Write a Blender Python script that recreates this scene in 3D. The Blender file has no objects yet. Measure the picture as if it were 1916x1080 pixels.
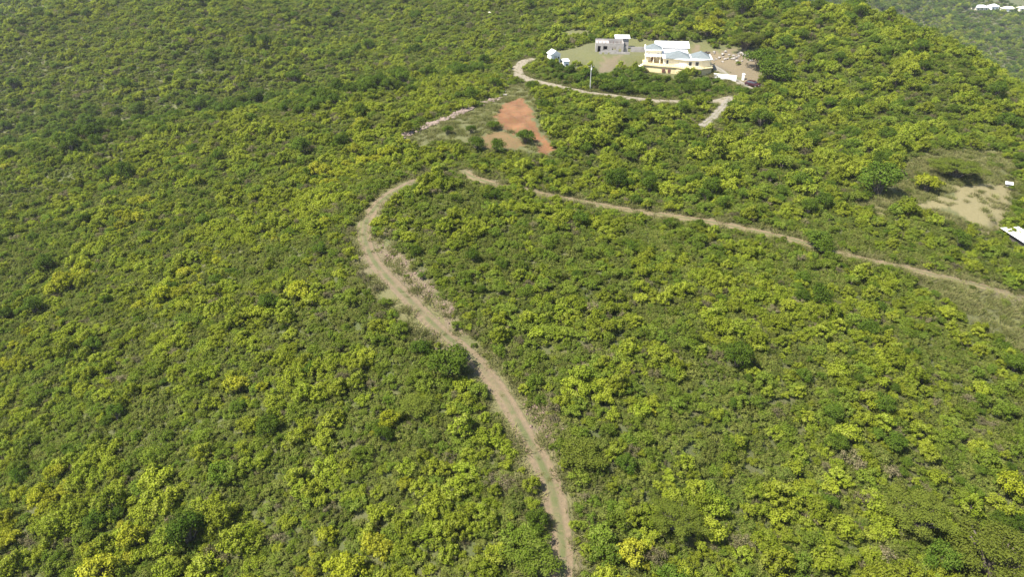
import bpy, bmesh, math, random
import numpy as np
from mathutils import Vector, Matrix

# ------------------------------------------------------------------ camera, sky, sun, exposure
scene = bpy.context.scene
col = scene.collection
CAM_Z = 80.0
PITCH = math.radians(30.0)
FPX = 1295.0                      # focal length in pixels of the 1916 px wide photograph
cam_d = bpy.data.cameras.new('camera')
cam_d.sensor_fit = 'HORIZONTAL'; cam_d.sensor_width = 36.0
cam_d.lens = 36.0 * FPX / 1916.0
cam_d.clip_start = 0.5; cam_d.clip_end = 6000
cam = bpy.data.objects.new('camera', cam_d); col.objects.link(cam)
cam.location = (0, 0, CAM_Z); cam.rotation_euler = (math.radians(90) - PITCH, 0, 0)
scene.camera = cam

SUN_DIR = Vector((-0.50, -0.20, 0.84)).normalized()      # towards the sun
world = bpy.data.worlds.new('World'); scene.world = world
world.use_nodes = True
wn = world.node_tree; wn.nodes.clear()
wo = wn.nodes.new('ShaderNodeOutputWorld'); wb = wn.nodes.new('ShaderNodeBackground')
sky = wn.nodes.new('ShaderNodeTexSky'); sky.sky_type = 'NISHITA'; sky.sun_disc = False
sky.sun_elevation = math.asin(SUN_DIR.z); sky.sun_rotation = math.atan2(SUN_DIR.x, SUN_DIR.y)
wb.inputs['Strength'].default_value = 0.10
wn.links.new(sky.outputs[0], wb.inputs[0]); wn.links.new(wb.outputs[0], wo.inputs[0])
sun_d = bpy.data.lights.new('sun', 'SUN'); sun_d.energy = 5.0; sun_d.angle = math.radians(0.53)
sun_d.color = (1.0, 0.955, 0.87)
sun = bpy.data.objects.new('sun', sun_d); col.objects.link(sun)
sun.rotation_euler = SUN_DIR.to_track_quat('Z', 'Y').to_euler(); sun.location = (-40, 0, 160)
scene.view_settings.view_transform = 'Standard'; scene.view_settings.look = 'None'
scene.view_settings.gamma = 1.0; scene.view_settings.use_curve_mapping = False
scene.view_settings.exposure = 1.38
scene.render.resolution_x = 1024; scene.render.resolution_y = 578

HAZE = .0001; HAZE_Z0 = -66.0; HAZE_Z1 = 83.0      # even thin air; box bottom below the lowest ground
rng = np.random.default_rng(11)
random.seed(5)
CP, SP = math.cos(PITCH), math.sin(PITCH)

# ------------------------------------------------------------------ helpers
def tag(o, label=None, cat=None, group=None, kind=None):
    if label: o['label'] = label
    if cat: o['category'] = cat
    if group: o['group'] = group
    if kind: o['kind'] = kind
    return o

def link(name, me, mats, parent=None):
    o = bpy.data.objects.new(name, me)
    if not isinstance(mats, (list, tuple)): mats = [mats]
    if me is not None and not me.materials:
        for m in mats: me.materials.append(m)
    col.objects.link(o)
    if parent: o.parent = parent
    return o

def empty(name, loc, rz=0.0):
    o = bpy.data.objects.new(name, None); col.objects.link(o)
    o.empty_display_size = 0.5; o.location = loc; o.rotation_euler = (0, 0, rz)
    return o

def mesh_np(name, verts, faces_flat, k):
    """mesh from an array of vertices and an (n,k) array of face indices"""
    me = bpy.data.meshes.new(name)
    faces = np.asarray(faces_flat, dtype=np.int32).reshape(-1, k)
    me.vertices.add(len(verts)); me.vertices.foreach_set('co', np.asarray(verts, np.float32).ravel())
    me.loops.add(faces.size); me.loops.foreach_set('vertex_index', faces.ravel())
    me.polygons.add(len(faces)); me.polygons.foreach_set('loop_start', np.arange(0, faces.size, k, dtype=np.int32))
    me.update(calc_edges=True)
    return me

def attr_f(me, name, vals):
    a = me.attributes.new(name, 'FLOAT', 'POINT'); a.data.foreach_set('value', np.asarray(vals, np.float32))

def vnoise(x, y, s, seed):
    """smooth 2-D value noise in 0..1, cell size s"""
    r = np.random.default_rng(seed); T = r.random((256, 256))
    fx = x / s + 1000.0; fy = y / s + 1000.0
    ix = np.floor(fx).astype(int); iy = np.floor(fy).astype(int)
    u = fx - ix; v = fy - iy
    u = u * u * (3 - 2 * u); v = v * v * (3 - 2 * v)
    a = T[ix % 256, iy % 256]; b = T[(ix + 1) % 256, iy % 256]
    c = T[ix % 256, (iy + 1) % 256]; d = T[(ix + 1) % 256, (iy + 1) % 256]
    return (a * (1 - u) + b * u) * (1 - v) + (c * (1 - u) + d * u) * v

# ------------------------------------------------------------------ the lie of the land
def ray(px, py):
    u = (px - 958.0) / FPX; v = (540.0 - py) / FPX
    return u, CP + v * SP, -SP + v * CP
ctrl = [  # survey points: bearing (as picture x, y) and distance
 (1050,1080,64),(1040,950,68.5),(870,670,86),(700,470,105),(680,420,112),(760,345,122),(880,325,132),(978,320,133),
 (960,240,155),(960,150,192),(1330,190,180),(1270,140,205),(1150,90,225),(1270,75,228),(1100,30,270),(960,-20,330),
 (1300,20,265),(1500,20,250),(1560,26,245),(1700,58,235),(1800,112,212),(1900,185,190),(1600,200,180),(1500,300,150),(1800,300,152),
 (1750,400,130),(1900,430,128),(1400,420,120),(1120,385,124),(1700,510,113),(1916,620,105),(1200,600,92),(1500,650,90),
 (1800,700,92),(1300,900,73),(1600,900,76),(1900,950,78),(1400,1080,66),(1900,1080,72),(500,850,80),(500,1080,70),
 (50,1050,78),(50,800,96),(300,650,102),(50,500,140),(350,450,132),(600,350,135),(200,330,175),(500,280,165),
 (750,250,155),(850,180,185),(700,178,190),(480,215,190),(200,262,190),(0,290,195),(850,140,232),(480,203,238),
 (200,244,244),(0,268,244),(300,120,285),(600,90,290),(100,72,320),(600,30,325),(850,60,285),(0,76,318),(210,26,345),
 (0,30,450),(150,5,480),(400,-20,400),(1800,120,560),(1900,60,680),(1850,15,760),(1600,12,700),(1850,-40,950),
]
pts = []
for px, py, t in ctrl:
    dx, dy, dz = ray(px, py); pts.append((dx * t, dy * t, dz * t))
pts += [(172,275,-72),(180,205,-80),(205,150,-88),(230,350,-104),(265,300,-116),(300,450,-122),(0,700,-62),(-400,700,-66),
        (0,1300,-60),(900,1300,-90),(0,0,-62),(-80,0,-76),(80,0,-74),(150,100,-76),(200,60,-92),(-200,80,-84),(-250,200,-88),
        (-330,300,-74),(-60,430,-58),(-500,1300,-60),(600,500,-128)]
P = np.array(pts); P[:, 2] += CAM_Z
def _tps(r2):
    return np.where(r2 > 1e-9, 0.5 * r2 * np.log(np.maximum(r2, 1e-9)), 0.0)
_S = 100.0
_XY = P[:, :2] / _S
_n = len(P)
_K = _tps(((_XY[:, None, :] - _XY[None]) ** 2).sum(-1)) + np.eye(_n) * 0.004
_Q = np.c_[np.ones(_n), _XY]
_A = np.block([[_K, _Q], [_Q.T, np.zeros((3, 3))]])
_w = np.linalg.solve(_A, np.r_[P[:, 2], 0, 0, 0])
def h_base(x, y):
    x = np.asarray(x, float); y = np.asarray(y, float); sh = x.shape
    xf = x.ravel(); yf = y.ravel(); out = np.empty(xf.size)
    for i in range(0, xf.size, 60000):
        q = np.c_[xf[i:i + 60000], yf[i:i + 60000]] / _S
        r2 = ((q[:, None, :] - _XY[None]) ** 2).sum(-1)
        out[i:i + 60000] = _tps(r2) @ _w[:_n] + _w[_n] + q @ _w[_n + 1:]
    far = np.clip((yf - 120) / 200, 0, 1)
    out += (vnoise(xf, yf, 38, 1) - .5) * (1.6 + 3.0 * far) + (vnoise(xf, yf, 14, 2) - .5) * 1.1 + (vnoise(xf, yf, 5, 3) - .5) * .35
    out += (vnoise(xf, yf, 66, 5) - .5) * 19 * np.clip((yf - 215) / 60, 0, 1) * np.clip((-xf - 15) / 70, 0, 1)
    return out.reshape(sh)

def unproject(px, py, hf=None):
    hf = hf or h_base
    dx, dy, dz = ray(px, py)
    ts = np.concatenate([np.arange(20, 400, .5), np.arange(400, 1500, 2.)])
    z = CAM_Z + dz * ts; h = hf(dx * ts, dy * ts)
    k = int(np.argmax(z < h))
    if k == 0: k = len(ts) - 1
    a, b = z[k - 1] - h[k - 1], z[k] - h[k]
    t = ts[k - 1] + (ts[k] - ts[k - 1]) * a / (a - b + 1e-9)
    return np.array([dx * t, dy * t])

def project(x, y, z):
    ry = y * CP - (z - CAM_Z) * SP; rz = y * SP + (z - CAM_Z) * CP
    return 958 + FPX * x / ry, 540 - FPX * rz / ry, ry

def smooth_line(p, step=0.8):
    p = np.asarray(p, float)
    q = [2 * p[0] - p[1]] + list(p) + [2 * p[-1] - p[-2]]
    out = []
    for i in range(1, len(q) - 2):
        a, b, c, d = q[i - 1], q[i], q[i + 1], q[i + 2]
        n = max(2, int(np.linalg.norm(c - b) / step))
        for t in np.arange(n) / n:
            out.append(.5 * ((2 * b) + (c - a) * t + (2 * a - 5 * b + 4 * c - d) * t * t + (3 * b - a - 3 * c + d) * t ** 3))
    out.append(q[-2])
    out = np.array(out)
    for _ in range(6): out[1:-1] = (out[:-2] + 2 * out[1:-1] + out[2:]) / 4
    return out

lines_px = {
 'track': [(1030,1250),(1045,1130),(1055,1040),(1045,970),(1033,915),(1008,858),(975,803),(945,745),(915,705),(880,668),(845,638),
           (800,597),(750,545),(705,497),(684,455),(683,425),(700,390),(730,362),(765,343),(800,330)],
 'lane': [(868,322),(890,332),(940,348),(1010,362),(1110,382),(1200,397),(1300,411),(1400,430),(1500,453),(1600,481),(1680,499),(1760,517),(1800,526),(1860,541),(1960,575)],
 'road': [(1000,110),(985,114),(972,122),(968,132),(980,145),(1030,159),(1090,171),(1150,180),(1220,188),(1300,191),(1345,188),(1372,181)],
 'spur': [(1366,185),(1352,200),(1333,220),(1312,236)],
 'drive': [(1328,120),(1345,130),(1365,144),(1385,155),(1404,166)],
}
half_w = {'track': 1.25, 'lane': 1.1, 'road': 1.9, 'spur': 1.25, 'drive': 1.3}
lines = {}
for k, v in lines_px.items():
    c = smooth_line([unproject(*q) for q in v])
    z = h_base(c[:, 0], c[:, 1])
    for _ in range(60): z[1:-1] = (z[:-2] + 2 * z[1:-1] + z[2:]) / 4
    lines[k] = np.c_[c, z]

def near_line(x, y, ln):
    """distance to a centre line and its height there"""
    x = np.ravel(x); y = np.ravel(y)
    d = np.full(x.size, 1e9); zz = np.zeros(x.size)
    m = (x > ln[:, 0].min() - 14) & (x < ln[:, 0].max() + 14) & (y > ln[:, 1].min() - 14) & (y < ln[:, 1].max() + 14)
    idx = np.nonzero(m)[0]
    for i in range(0, idx.size, 20000):
        s = idx[i:i + 20000]
        r2 = (x[s, None] - ln[None, :, 0]) ** 2 + (y[s, None] - ln[None, :, 1]) ** 2
        j = r2.argmin(1); d[s] = np.sqrt(r2[np.arange(s.size), j]); zz[s] = ln[j, 2]
    return d, zz

def in_poly(x, y, poly):
    x = np.ravel(x); y = np.ravel(y); c = np.zeros(x.size, bool); n = len(poly)
    for i in range(n):
        x1, y1 = poly[i]; x2, y2 = poly[(i + 1) % n]
        c ^= ((y1 > y) != (y2 > y)) & (x < (x2 - x1) * (y - y1) / (y2 - y1 + 1e-12) + x1)
    return c

def gpoly(p): return [tuple(unproject(*q)) for q in p]
POLY = {
 'clearing': gpoly([(752,258),(800,238),(860,212),(930,186),(948,160),(985,152),(1004,190),(1016,235),(1042,285),(1000,292),(950,283),(905,288),(868,268),(820,262),(790,276)]),
 'red': gpoly([(928,212),(940,196),(958,188),(975,181),(994,196),(1006,225),(1014,242),(1042,284),(1008,289),(1000,262),(990,248),(962,246),(940,238),(926,228)]),
 'redlow': gpoly([(905,255),(935,240),(975,255),(980,280),(940,282),(905,278)]),
 'compound': gpoly([(1022,100),(1060,92),(1110,76),(1210,74),(1300,78),(1420,95),(1438,118),(1412,168),(1385,152),(1330,128),(1324,140),(1270,145),(1240,137),(1200,128),(1172,118),(1150,134),(1114,138),(1090,116),(1068,130),(1040,122)]),
 'lawn': gpoly([(1070,108),(1110,90),(1210,82),(1205,112),(1165,106),(1115,118),(1090,112)]),
 'soil': gpoly([(1112,136),(1116,124),(1150,109),(1166,109),(1158,122),(1132,137)]),
 'yard': gpoly([(1290,84),(1330,92),(1400,95),(1436,115),(1410,160),(1330,122),(1300,110)]),
 'meadow': gpoly([(1690,300),(1760,280),(1890,288),(1905,330),(1895,395),(1850,445),(1780,430),(1715,400),(1650,390),(1600,380),(1650,360)]),
 'straw': gpoly([(1790,352),(1840,342),(1885,345),(1900,385),(1865,435),(1820,420),(1770,395),(1700,388),(1760,365)]),
 'bank': gpoly([(1690,505),(1780,514),(1930,550),(1930,690),(1885,655),(1795,588),(1720,545)]),
 'cut': gpoly([(702,438),(735,450),(775,490),(820,540),(868,600),(862,620),(838,610),(790,562),(735,512),(705,475)]),
 'cut2': gpoly([(985,750),(1020,752),(1052,800),(1045,825),(1010,810)]),
 'shade': gpoly([(930,770),(970,830),(1000,880),(985,905),(955,850),(925,800)]),
 'verge': gpoly([(655,440),(690,390),(740,345),(775,335),(740,370),(700,410),(672,470),(720,560),(800,640),(790,650),(700,560),(662,480)]),
 'dry1': gpoly([(1590,375),(1690,372),(1720,400),(1650,405),(1600,395)]),
 'front': gpoly([(1196,130),(1240,138),(1270,146),(1312,146),(1326,138),(1336,150),(1300,160),(1262,160),(1225,152),(1196,144)]),
 'grove': gpoly([(1030,125),(1100,142),(1200,136),(1270,150),(1330,150),(1378,178),(1300,189),(1150,178),(1040,158)]),
 'glade': gpoly([(1030,60),(1100,55),(1110,68),(1060,72)]),
}
PAD = {}                          # levelled building plots: x, y, height, radius
for nm, px, py, oy, rad_, ox in (('house', 1272, 141, 7, 13.5, -.5), ('ruin', 1161, 98, 3, 9.5, 0), ('cottage', 1036, 115, 0, 2.6, 0), ('outhouse', 1058, 128, 0, 1.6, 0), ('shed', 1900, 446, 0, 5.0, 3)):
    c = unproject(px, py); PAD[nm] = (c[0], c[1], float(h_base(np.array([c[0] + ox]), np.array([c[1] + oy * .4]))[0]), rad_, c[0] + ox, c[1] + oy)
def h_full(x, y):
    x = np.asarray(x, float); y = np.asarray(y, float); sh = x.shape
    h = h_base(x, y).ravel()
    h = h + in_poly(x, y, POLY['red']) * ((vnoise(x.ravel(), y.ravel(), 2.4, 91) - .5) * 1.0 + (vnoise(x.ravel(), y.ravel(), .9, 92) - .5) * .35)
    for (_, _, pz, pr, cx, cy) in PAD.values():
        d = np.hypot(x.ravel() - cx, y.ravel() - cy); a = np.clip((d - pr) / (pr * .5), 0, 1); a = a * a * (3 - 2 * a)
        h = pz * (1 - a) + h * a
    for k, ln in lines.items():
        d, z = near_line(x, y, ln); w = half_w[k]
        a = np.clip((d - w - .1) / 2.6, 0, 1); a = a * a * (3 - 2 * a)
        h = z * (1 - a) + h * a
    return h.reshape(sh)

def hz(x, y): return float(h_full(np.array([x]), np.array([y]))[0])

# ------------------------------------------------------------------ materials
def newmat(name):
    m = bpy.data.materials.new(name); m.use_nodes = True
    nt = m.node_tree; nt.nodes.clear()
    out = nt.nodes.new('ShaderNodeOutputMaterial')
    return m, nt, out

class NT:
    def __init__(s, nt): s.nt = nt
    def n(s, t, **kw):
        nd = s.nt.nodes.new('ShaderNode' + t)
        for k, v in kw.items(): setattr(nd, k, v)
        return nd
    def l(s, a, b): s.nt.links.new(a, b)
    def mix(s, fac, a, b, mode='MIX'):
        nd = s.nt.nodes.new('ShaderNodeMix'); nd.data_type = 'RGBA'; nd.blend_type = mode
        for sock, v in ((nd.inputs['Factor'], fac), (nd.inputs[6], a), (nd.inputs[7], b)):
            if hasattr(v, 'node'): s.l(v, sock)
            elif isinstance(v, (int, float)): sock.default_value = v
            else: sock.default_value = (*v, 1)
        return nd.outputs[2]
    def noise(s, scale, detail=4, rough=.6, coord=None):
        nd = s.n('TexNoise'); nd.inputs['Scale'].default_value = scale
        nd.inputs['Detail'].default_value = detail; nd.inputs['Roughness'].default_value = rough
        if coord is not None: s.l(coord, nd.inputs['Vector'])
        return nd.outputs['Fac']
    def ramp(s, fac, lo, hi):
        nd = s.n('MapRange'); nd.clamp = True
        nd.inputs[1].default_value = lo; nd.inputs[2].default_value = hi
        s.l(fac, nd.inputs[0]); return nd.outputs[0]
    def attr(s, name):
        nd = s.n('Attribute'); nd.attribute_name = name; return nd.outputs['Fac']
    def math(s, op, a, b):
        nd = s.n('Math', operation=op)
        for i, v in enumerate((a, b)):
            if hasattr(v, 'node'): s.l(v, nd.inputs[i])
            else: nd.inputs[i].default_value = v
        return nd.outputs[0]

def plain(name, rgb, rough=.8, var=.18, scale=3.0, metal=0.0, rgb2=None):
    """painted or mineral surface with weathering noise"""
    m, nt, out = newmat(name); t = NT(nt)
    b = t.n('BsdfPrincipled'); b.inputs['Roughness'].default_value = rough; b.inputs['Metallic'].default_value = metal
    tc = t.n('TexCoord').outputs['Object']
    nz = t.noise(scale, 6, .65, tc)
    dark = rgb2 or tuple(c * (1 - var * 2.2) for c in rgb)
    c = t.mix(t.ramp(nz, .3, .62), dark, rgb)
    t.l(c, b.inputs['Base Color'])
    bp = t.n('Bump'); bp.inputs['Strength'].default_value = .25; bp.inputs['Distance'].default_value = .03
    t.l(t.noise(scale * 6, 4, .6, tc), bp.inputs['Height']); t.l(bp.outputs[0], b.inputs['Normal'])
    t.l(b.outputs[0], out.inputs[0])
    return m

def leafmat(name, a, b, c, trans=.3):
    """leaves: a..b varies from plant to plant, c mixes in leaf by leaf"""
    m, nt, out = newmat(name); t = NT(nt)
    oi = t.n('ObjectInfo').outputs['Random']
    base = t.mix(oi, a, b)
    tint = t.attr('tint')
    colr = t.mix(t.ramp(tint, .45, 1.0), base, c)
    val = t.n('MapRange'); val.inputs[3].default_value = .72; val.inputs[4].default_value = 1.2
    t.l(t.math('FRACT', t.math('MULTIPLY', oi, 17.3), 0.0), val.inputs[0])
    hsv = t.n('HueSaturation'); t.l(colr, hsv.inputs['Color']); t.l(val.outputs[0], hsv.inputs['Value'])
    d = t.n('BsdfDiffuse'); tr = t.n('BsdfTranslucent'); mx = t.n('MixShader'); mx.inputs[0].default_value = trans
    t.l(hsv.outputs[0], d.inputs[0]); t.l(hsv.outputs[0], tr.inputs[0])
    t.l(d.outputs[0], mx.inputs[1]); t.l(tr.outputs[0], mx.inputs[2])
    t.l(mx.outputs[0], out.inputs[0])
    return m

M = {}
M['green'] = leafmat('green_leaf', (.086, .139, .014), (.142, .184, .019), (.19, .22, .045))
M['lime'] = leafmat('lime_leaf', (.150, .200, .015), (.210, .240, .019), (.25, .27, .05))
M['olive'] = leafmat('olive_leaf', (.090, .130, .020), (.130, .152, .030), (.19, .185, .055))
M['dark'] = leafmat('dark_leaf', (.060, .106, .012), (.084, .128, .014), (.12, .16, .026))
M['gold'] = leafmat('gold_leaf', (.225, .255, .014), (.275, .270, .022), (.30, .31, .05))
M['broad'] = leafmat('broad_leaf', (.096, .126, .016), (.116, .138, .020), (.15, .165, .03))
M['dry'] = leafmat('dry_leaf', (.150, .130, .065), (.20, .165, .095), (.12, .14, .04))
M['under'] = leafmat('undergrowth_leaf', (.090, .130, .018), (.132, .148, .032), (.17, .17, .045))
M['grass'] = leafmat('grass_blade', (.14, .145, .045), (.21, .19, .080), (.12, .145, .035))
M['bark'] = plain('bark', (.13, .105, .08), .9, .25, 6)

def ground_material():
    m, nt, out = newmat('hillside_soil'); t = NT(nt)
    tc = t.n('TexCoord').outputs['Object']
    b = t.n('BsdfPrincipled'); b.inputs['Roughness'].default_value = .95
    n1 = t.noise(.25, 6, .65, tc); n2 = t.noise(1.6, 5, .7, tc); n3 = t.noise(6.0, 4, .7, tc)
    c = t.mix(t.ramp(n1, .35, .65), (.055, .070, .016), (.085, .080, .027))
    c = t.mix(t.ramp(n2, .5, .75), c, (.06, .072, .017))
    g = t.mix(t.ramp(n2, .35, .65), (.080, .086, .024), (.115, .105, .038))
    g = t.mix(t.ramp(n3, .45, .7), g, (.068, .076, .020))
    c = t.mix(t.math('MULTIPLY', t.attr('grass'), t.ramp(n2, .15, .4)), c, g)
    s = t.mix(t.ramp(n2, .35, .7), (.21, .172, .082), (.155, .130, .055))
    c = t.mix(t.attr('straw'), c, s)
    e = t.mix(t.ramp(n2, .35, .7), (.155, .110, .070), (.105, .080, .048))
    e = t.mix(t.ramp(n3, .5, .7), e, (.20, .15, .10))
    c = t.mix(t.math('MULTIPLY', t.attr('earth'), t.ramp(n3, .2, .55)), c, e)
    r = t.mix(t.ramp(n2, .35, .65), (.175, .066, .019), (.120, .052, .019))
    r = t.mix(t.ramp(n1, .45, .6), r, (.19, .085, .032))
    c = t.mix(t.math('MULTIPLY', t.attr('red'), t.ramp(n2, .28, .5)), c, r)
    t.l(c, b.inputs['Base Color'])
    bp = t.n('Bump'); bp.inputs['Strength'].default_value = .8; bp.inputs['Distance'].default_value = .25
    t.l(n3, bp.inputs['Height']); t.l(bp.outputs[0], b.inputs['Normal'])
    t.l(b.outputs[0], out.inputs[0])
    return m

def track_material(name, rut, rut2, mid, midw, soft=.12):
    m, nt, out = newmat(name); t = NT(nt)
    tc = t.n('TexCoord').outputs['Object']
    b = t.n('BsdfPrincipled'); b.inputs['Roughness'].default_value = .95
    ac = t.attr('across')                      # -1 .. 1 over the width
    n1 = t.noise(.35, 5, .65, tc); n2 = t.noise(2.2, 5, .7, tc); n3 = t.noise(9, 3, .7, tc)
    c = t.mix(t.ramp(n2, .35, .68), rut, rut2)
    c = t.mix(t.math('MULTIPLY', t.ramp(n3, .52, .7), .6), c, tuple(x * .72 for x in rut2))
    aa = t.math('ABSOLUTE', ac, 0)
    wob = t.math('ADD', aa, t.math('MULTIPLY', t.math('SUBTRACT', n2, .5), .35))
    centre = t.ramp(wob, midw + soft, midw - soft)
    centre = t.math('MULTIPLY', centre, t.ramp(n1, .36, .56))
    c = t.mix(centre, c, mid)
    edge = t.ramp(wob, .72, .98)
    c = t.mix(edge, c, mid)
    t.l(c, b.inputs['Base Color'])
    bp = t.n('Bump'); bp.inputs['Strength'].default_value = .6; bp.inputs['Distance'].default_value = .06
    t.l(n3, bp.inputs['Height']); t.l(bp.outputs[0], b.inputs['Normal'])
    t.l(b.outputs[0], out.inputs[0])
    return m

M['ground'] = ground_material()
M['track'] = track_material('track_dirt', (.158, .114, .064), (.105, .079, .043), (.072, .078, .024), .26)
M['lane'] = track_material('lane_dirt', (.178, .126, .066), (.125, .092, .046), (.085, .088, .028), .26)
M['road'] = track_material('road_gravel', (.215, .18, .125), (.16, .135, .092), (.17, .145, .095), .06)
M['spur'] = track_material('spur_concrete', (.21, .185, .145), (.16, .14, .11), (.11, .105, .05), .16)

# ------------------------------------------------------------------ terrain sheet
def build_terrain():
    na = 620
    ang = np.radians(np.linspace(-62, 62, na))
    rad = [10.0]
    while rad[-1] < 2600: rad.append(rad[-1] * (1.0085 if rad[-1] < 420 else 1.03))
    rad = np.array(rad); nr = len(rad)
    R, A = np.meshgrid(rad, ang, indexing='ij')
    X = R * np.sin(A); Y = R * np.cos(A)
    H = h_full(X, Y)
    v = np.c_[X.ravel(), Y.ravel(), H.ravel()]
    i = np.arange(nr - 1)[:, None] * na + np.arange(na - 1)[None]
    f = np.stack([i, i + 1, i + na + 1, i + na], -1).reshape(-1, 4)[:, ::-1]
    me = mesh_np('hillside', v, f, 4)
    x, y = X.ravel(), Y.ravel()
    jx = x + (vnoise(x, y, 2.0, 21) - .5) * 3.0 + (vnoise(x, y, .9, 23) - .5) * 2; jy = y + (vnoise(x, y, 2.0, 22) - .5) * 4.5 + (vnoise(x, y, .9, 24) - .5) * 3
    def msk(*ks):
        a = np.zeros(x.size)
        for k in ks: a = np.maximum(a, in_poly(jx, jy, POLY[k]).astype(float))
        return a
    grass = msk('clearing', 'compound', 'meadow', 'bank', 'lawn', 'glade', 'verge')
    earth = msk('cut', 'cut2', 'soil', 'yard') * .9
    straw = np.maximum(in_poly(x + (vnoise(x, y, 3, 25) - .5) * 3, y + (vnoise(x, y, 3, 26) - .5) * 3, POLY['straw']), in_poly(x, y, POLY['dry1'])) * .8
    for k in ('track', 'lane'):
        d, _ = near_line(x, y, lines[k])
        d = d + (vnoise(x, y, 2.5, 31) - .5) * 2.2
        grass = np.maximum(grass, np.clip((4.2 - d) / 1.2, 0, 1))
        straw = np.maximum(straw, np.clip((2.4 - d) / .9, 0, 1) * .35)
        earth = np.maximum(earth, np.clip((2.8 - d) / .8, 0, 1) * np.clip((vnoise(x, y, 6, 33) - .35) * 4, 0, 1) * .6)
    attr_f(me, 'grass', grass); attr_f(me, 'earth', earth); attr_f(me, 'straw', straw)
    attr_f(me, 'red', np.maximum(msk('red'), msk('redlow') * .55))
    me.polygons.foreach_set('use_smooth', np.ones(len(me.polygons), bool))
    o = link('hillside', me, M['ground'])
    tag(o, kind='structure')
    return o
build_terrain()

def ribbon(name, key, mat, lift=.05, taper=4):
    ln = lines[key]; w0 = half_w[key]
    tg = np.gradient(ln[:, :2], axis=0); tg /= np.linalg.norm(tg, axis=1)[:, None] + 1e-9
    nm = np.c_[tg[:, 1], -tg[:, 0]]
    n = len(ln); cols = 11
    s = np.linspace(-1, 1, cols)
    wv = w0 * (0.86 + .35 * (vnoise(ln[:, 0], ln[:, 1], 6, 41)))
    wr = w0 * (0.86 + .35 * (vnoise(ln[:, 0], ln[:, 1], 5, 42)))
    W = np.where(s[None] < 0, wv[:, None], wr[:, None])
    X = ln[:, 0, None] + nm[:, 0, None] * s[None] * W; Y = ln[:, 1, None] + nm[:, 1, None] * s[None] * W
    Z = h_full(X, Y) + lift
    rut = np.exp(-((np.abs(s) - .5) / .22) ** 2) * .05
    Z += (.02 - rut)[None] * (1 if key in ('track', 'lane') else .3)
    Z[:, 0] -= .11; Z[:, -1] -= .11
    v = np.c_[X.ravel(), Y.ravel(), Z.ravel()]
    i = np.arange(n - 1)[:, None] * cols + np.arange(cols - 1)[None]
    f = np.stack([i, i + 1, i + cols + 1, i + cols], -1).reshape(-1, 4)
    me = mesh_np(name, v, f, 4)
    if me.polygons[0].normal.z < 0: me.flip_normals()
    attr_f(me, 'across', np.tile(s, n))
    me.polygons.foreach_set('use_smooth', np.ones(len(me.polygons), bool))
    return tag(link(name, me, mat), kind='structure')
ribbon('dirt_track', 'track', M['track'])
ribbon('dirt_lane', 'lane', M['lane'])
ribbon('road', 'road', M['road'], .06)
ribbon('side_road', 'spur', M['spur'], .07)
ribbon('driveway', 'drive', M['spur'], .08)
# ------------------------------------------------------------------ plants
def leaf_quads(pos, nrm, size, r, asp=.62):
    """one diamond leaf clump per position"""
    n = len(pos)
    t = r.normal(size=(n, 3)); t -= nrm * (t * nrm).sum(1)[:, None]; t /= np.linalg.norm(t, axis=1)[:, None] + 1e-9
    b = np.cross(nrm, t)
    L = (size * (.65 + .7 * r.random(n)))[:, None]; W = L * asp
    fold = nrm * L * .18
    v = np.stack([pos - t * L * .5, pos + b * W * .5 + fold, pos + t * L * .5, pos - b * W * .5 + fold], 1).reshape(-1, 3)
    return v, np.arange(n * 4).reshape(-1, 4)

def stems(targets, base_r, r, k=4):
    """tapered bent stems from the base to the given points"""
    V = []; F = []; o = 0
    for tgt in targets:
        a = np.array([r.normal() * .06, r.normal() * .06, -.25]); c = np.asarray(tgt, float)
        m = (a + c) / 2 + np.array([(c[0]) * -.18, (c[1]) * -.18, .12])
        for j, (p, q) in enumerate(((a, .9), (m, .65), (c, .22))):
            for i in range(k):
                an = 2 * math.pi * i / k
                V.append(p + np.array([math.cos(an), math.sin(an), 0]) * base_r * q)
        for j in range(2):
            for i in range(k):
                F.append((o + j * k + i, o + j * k + (i + 1) % k, o + (j + 1) * k + (i + 1) % k, o + (j + 1) * k + i))
        o += 3 * k
    return np.array(V), np.array(F)

def crown_arrays(seed, lobes, leaves, spread, height, leaf, lobe_r, shell=.8, up=.35, lift=.0):
    """leaf clumps spread over uneven lobes; returns vertices, faces, tint, lobe centres"""
    r = np.random.default_rng(seed)
    cs = []; rs = []
    for i in range(lobes):
        a = 2.4 * i + r.normal() * .5; q = math.sqrt((i + .4) / lobes) * spread * (.75 + .4 * r.random())
        zz = lift + height * (.55 + .45 * (1 - (q / spread / 1.15) ** 2)) * (.72 + .4 * r.random()) - lobe_r * .6
        cs.append((q * math.cos(a), q * math.sin(a), max(zz, lobe_r * .25))); rs.append(lobe_r * (.65 + .7 * r.random()))
    cs = np.array(cs); rs = np.array(rs)
    pick = r.choice(lobes, leaves, p=(rs ** 2) / (rs ** 2).sum())
    d = r.normal(size=(leaves, 3)); d[:, 2] += up; d /= np.linalg.norm(d, axis=1)[:, None]
    rad = rs[pick] * (shell + (1 - shell) * r.random(leaves)) * (1 + .27 * r.normal(size=leaves))
    pos = cs[pick] + d * rad[:, None] * np.array([1, 1, .82])
    nrm = d + r.normal(size=(leaves, 3)) * .55; nrm[:, 2] += .35
    nrm /= np.linalg.norm(nrm, axis=1)[:, None]
    keep = pos[:, 2] > -.05
    pos = pos[keep]; nrm = nrm[keep]; pick = pick[keep]
    v, f = leaf_quads(pos, nrm, leaf, r)
    lt = r.random(lobes)
    tint = np.clip(.35 * lt[pick] + .65 * r.random(len(pick)), 0, 1)
    return v, f, np.repeat(tint, 4), cs

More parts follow.
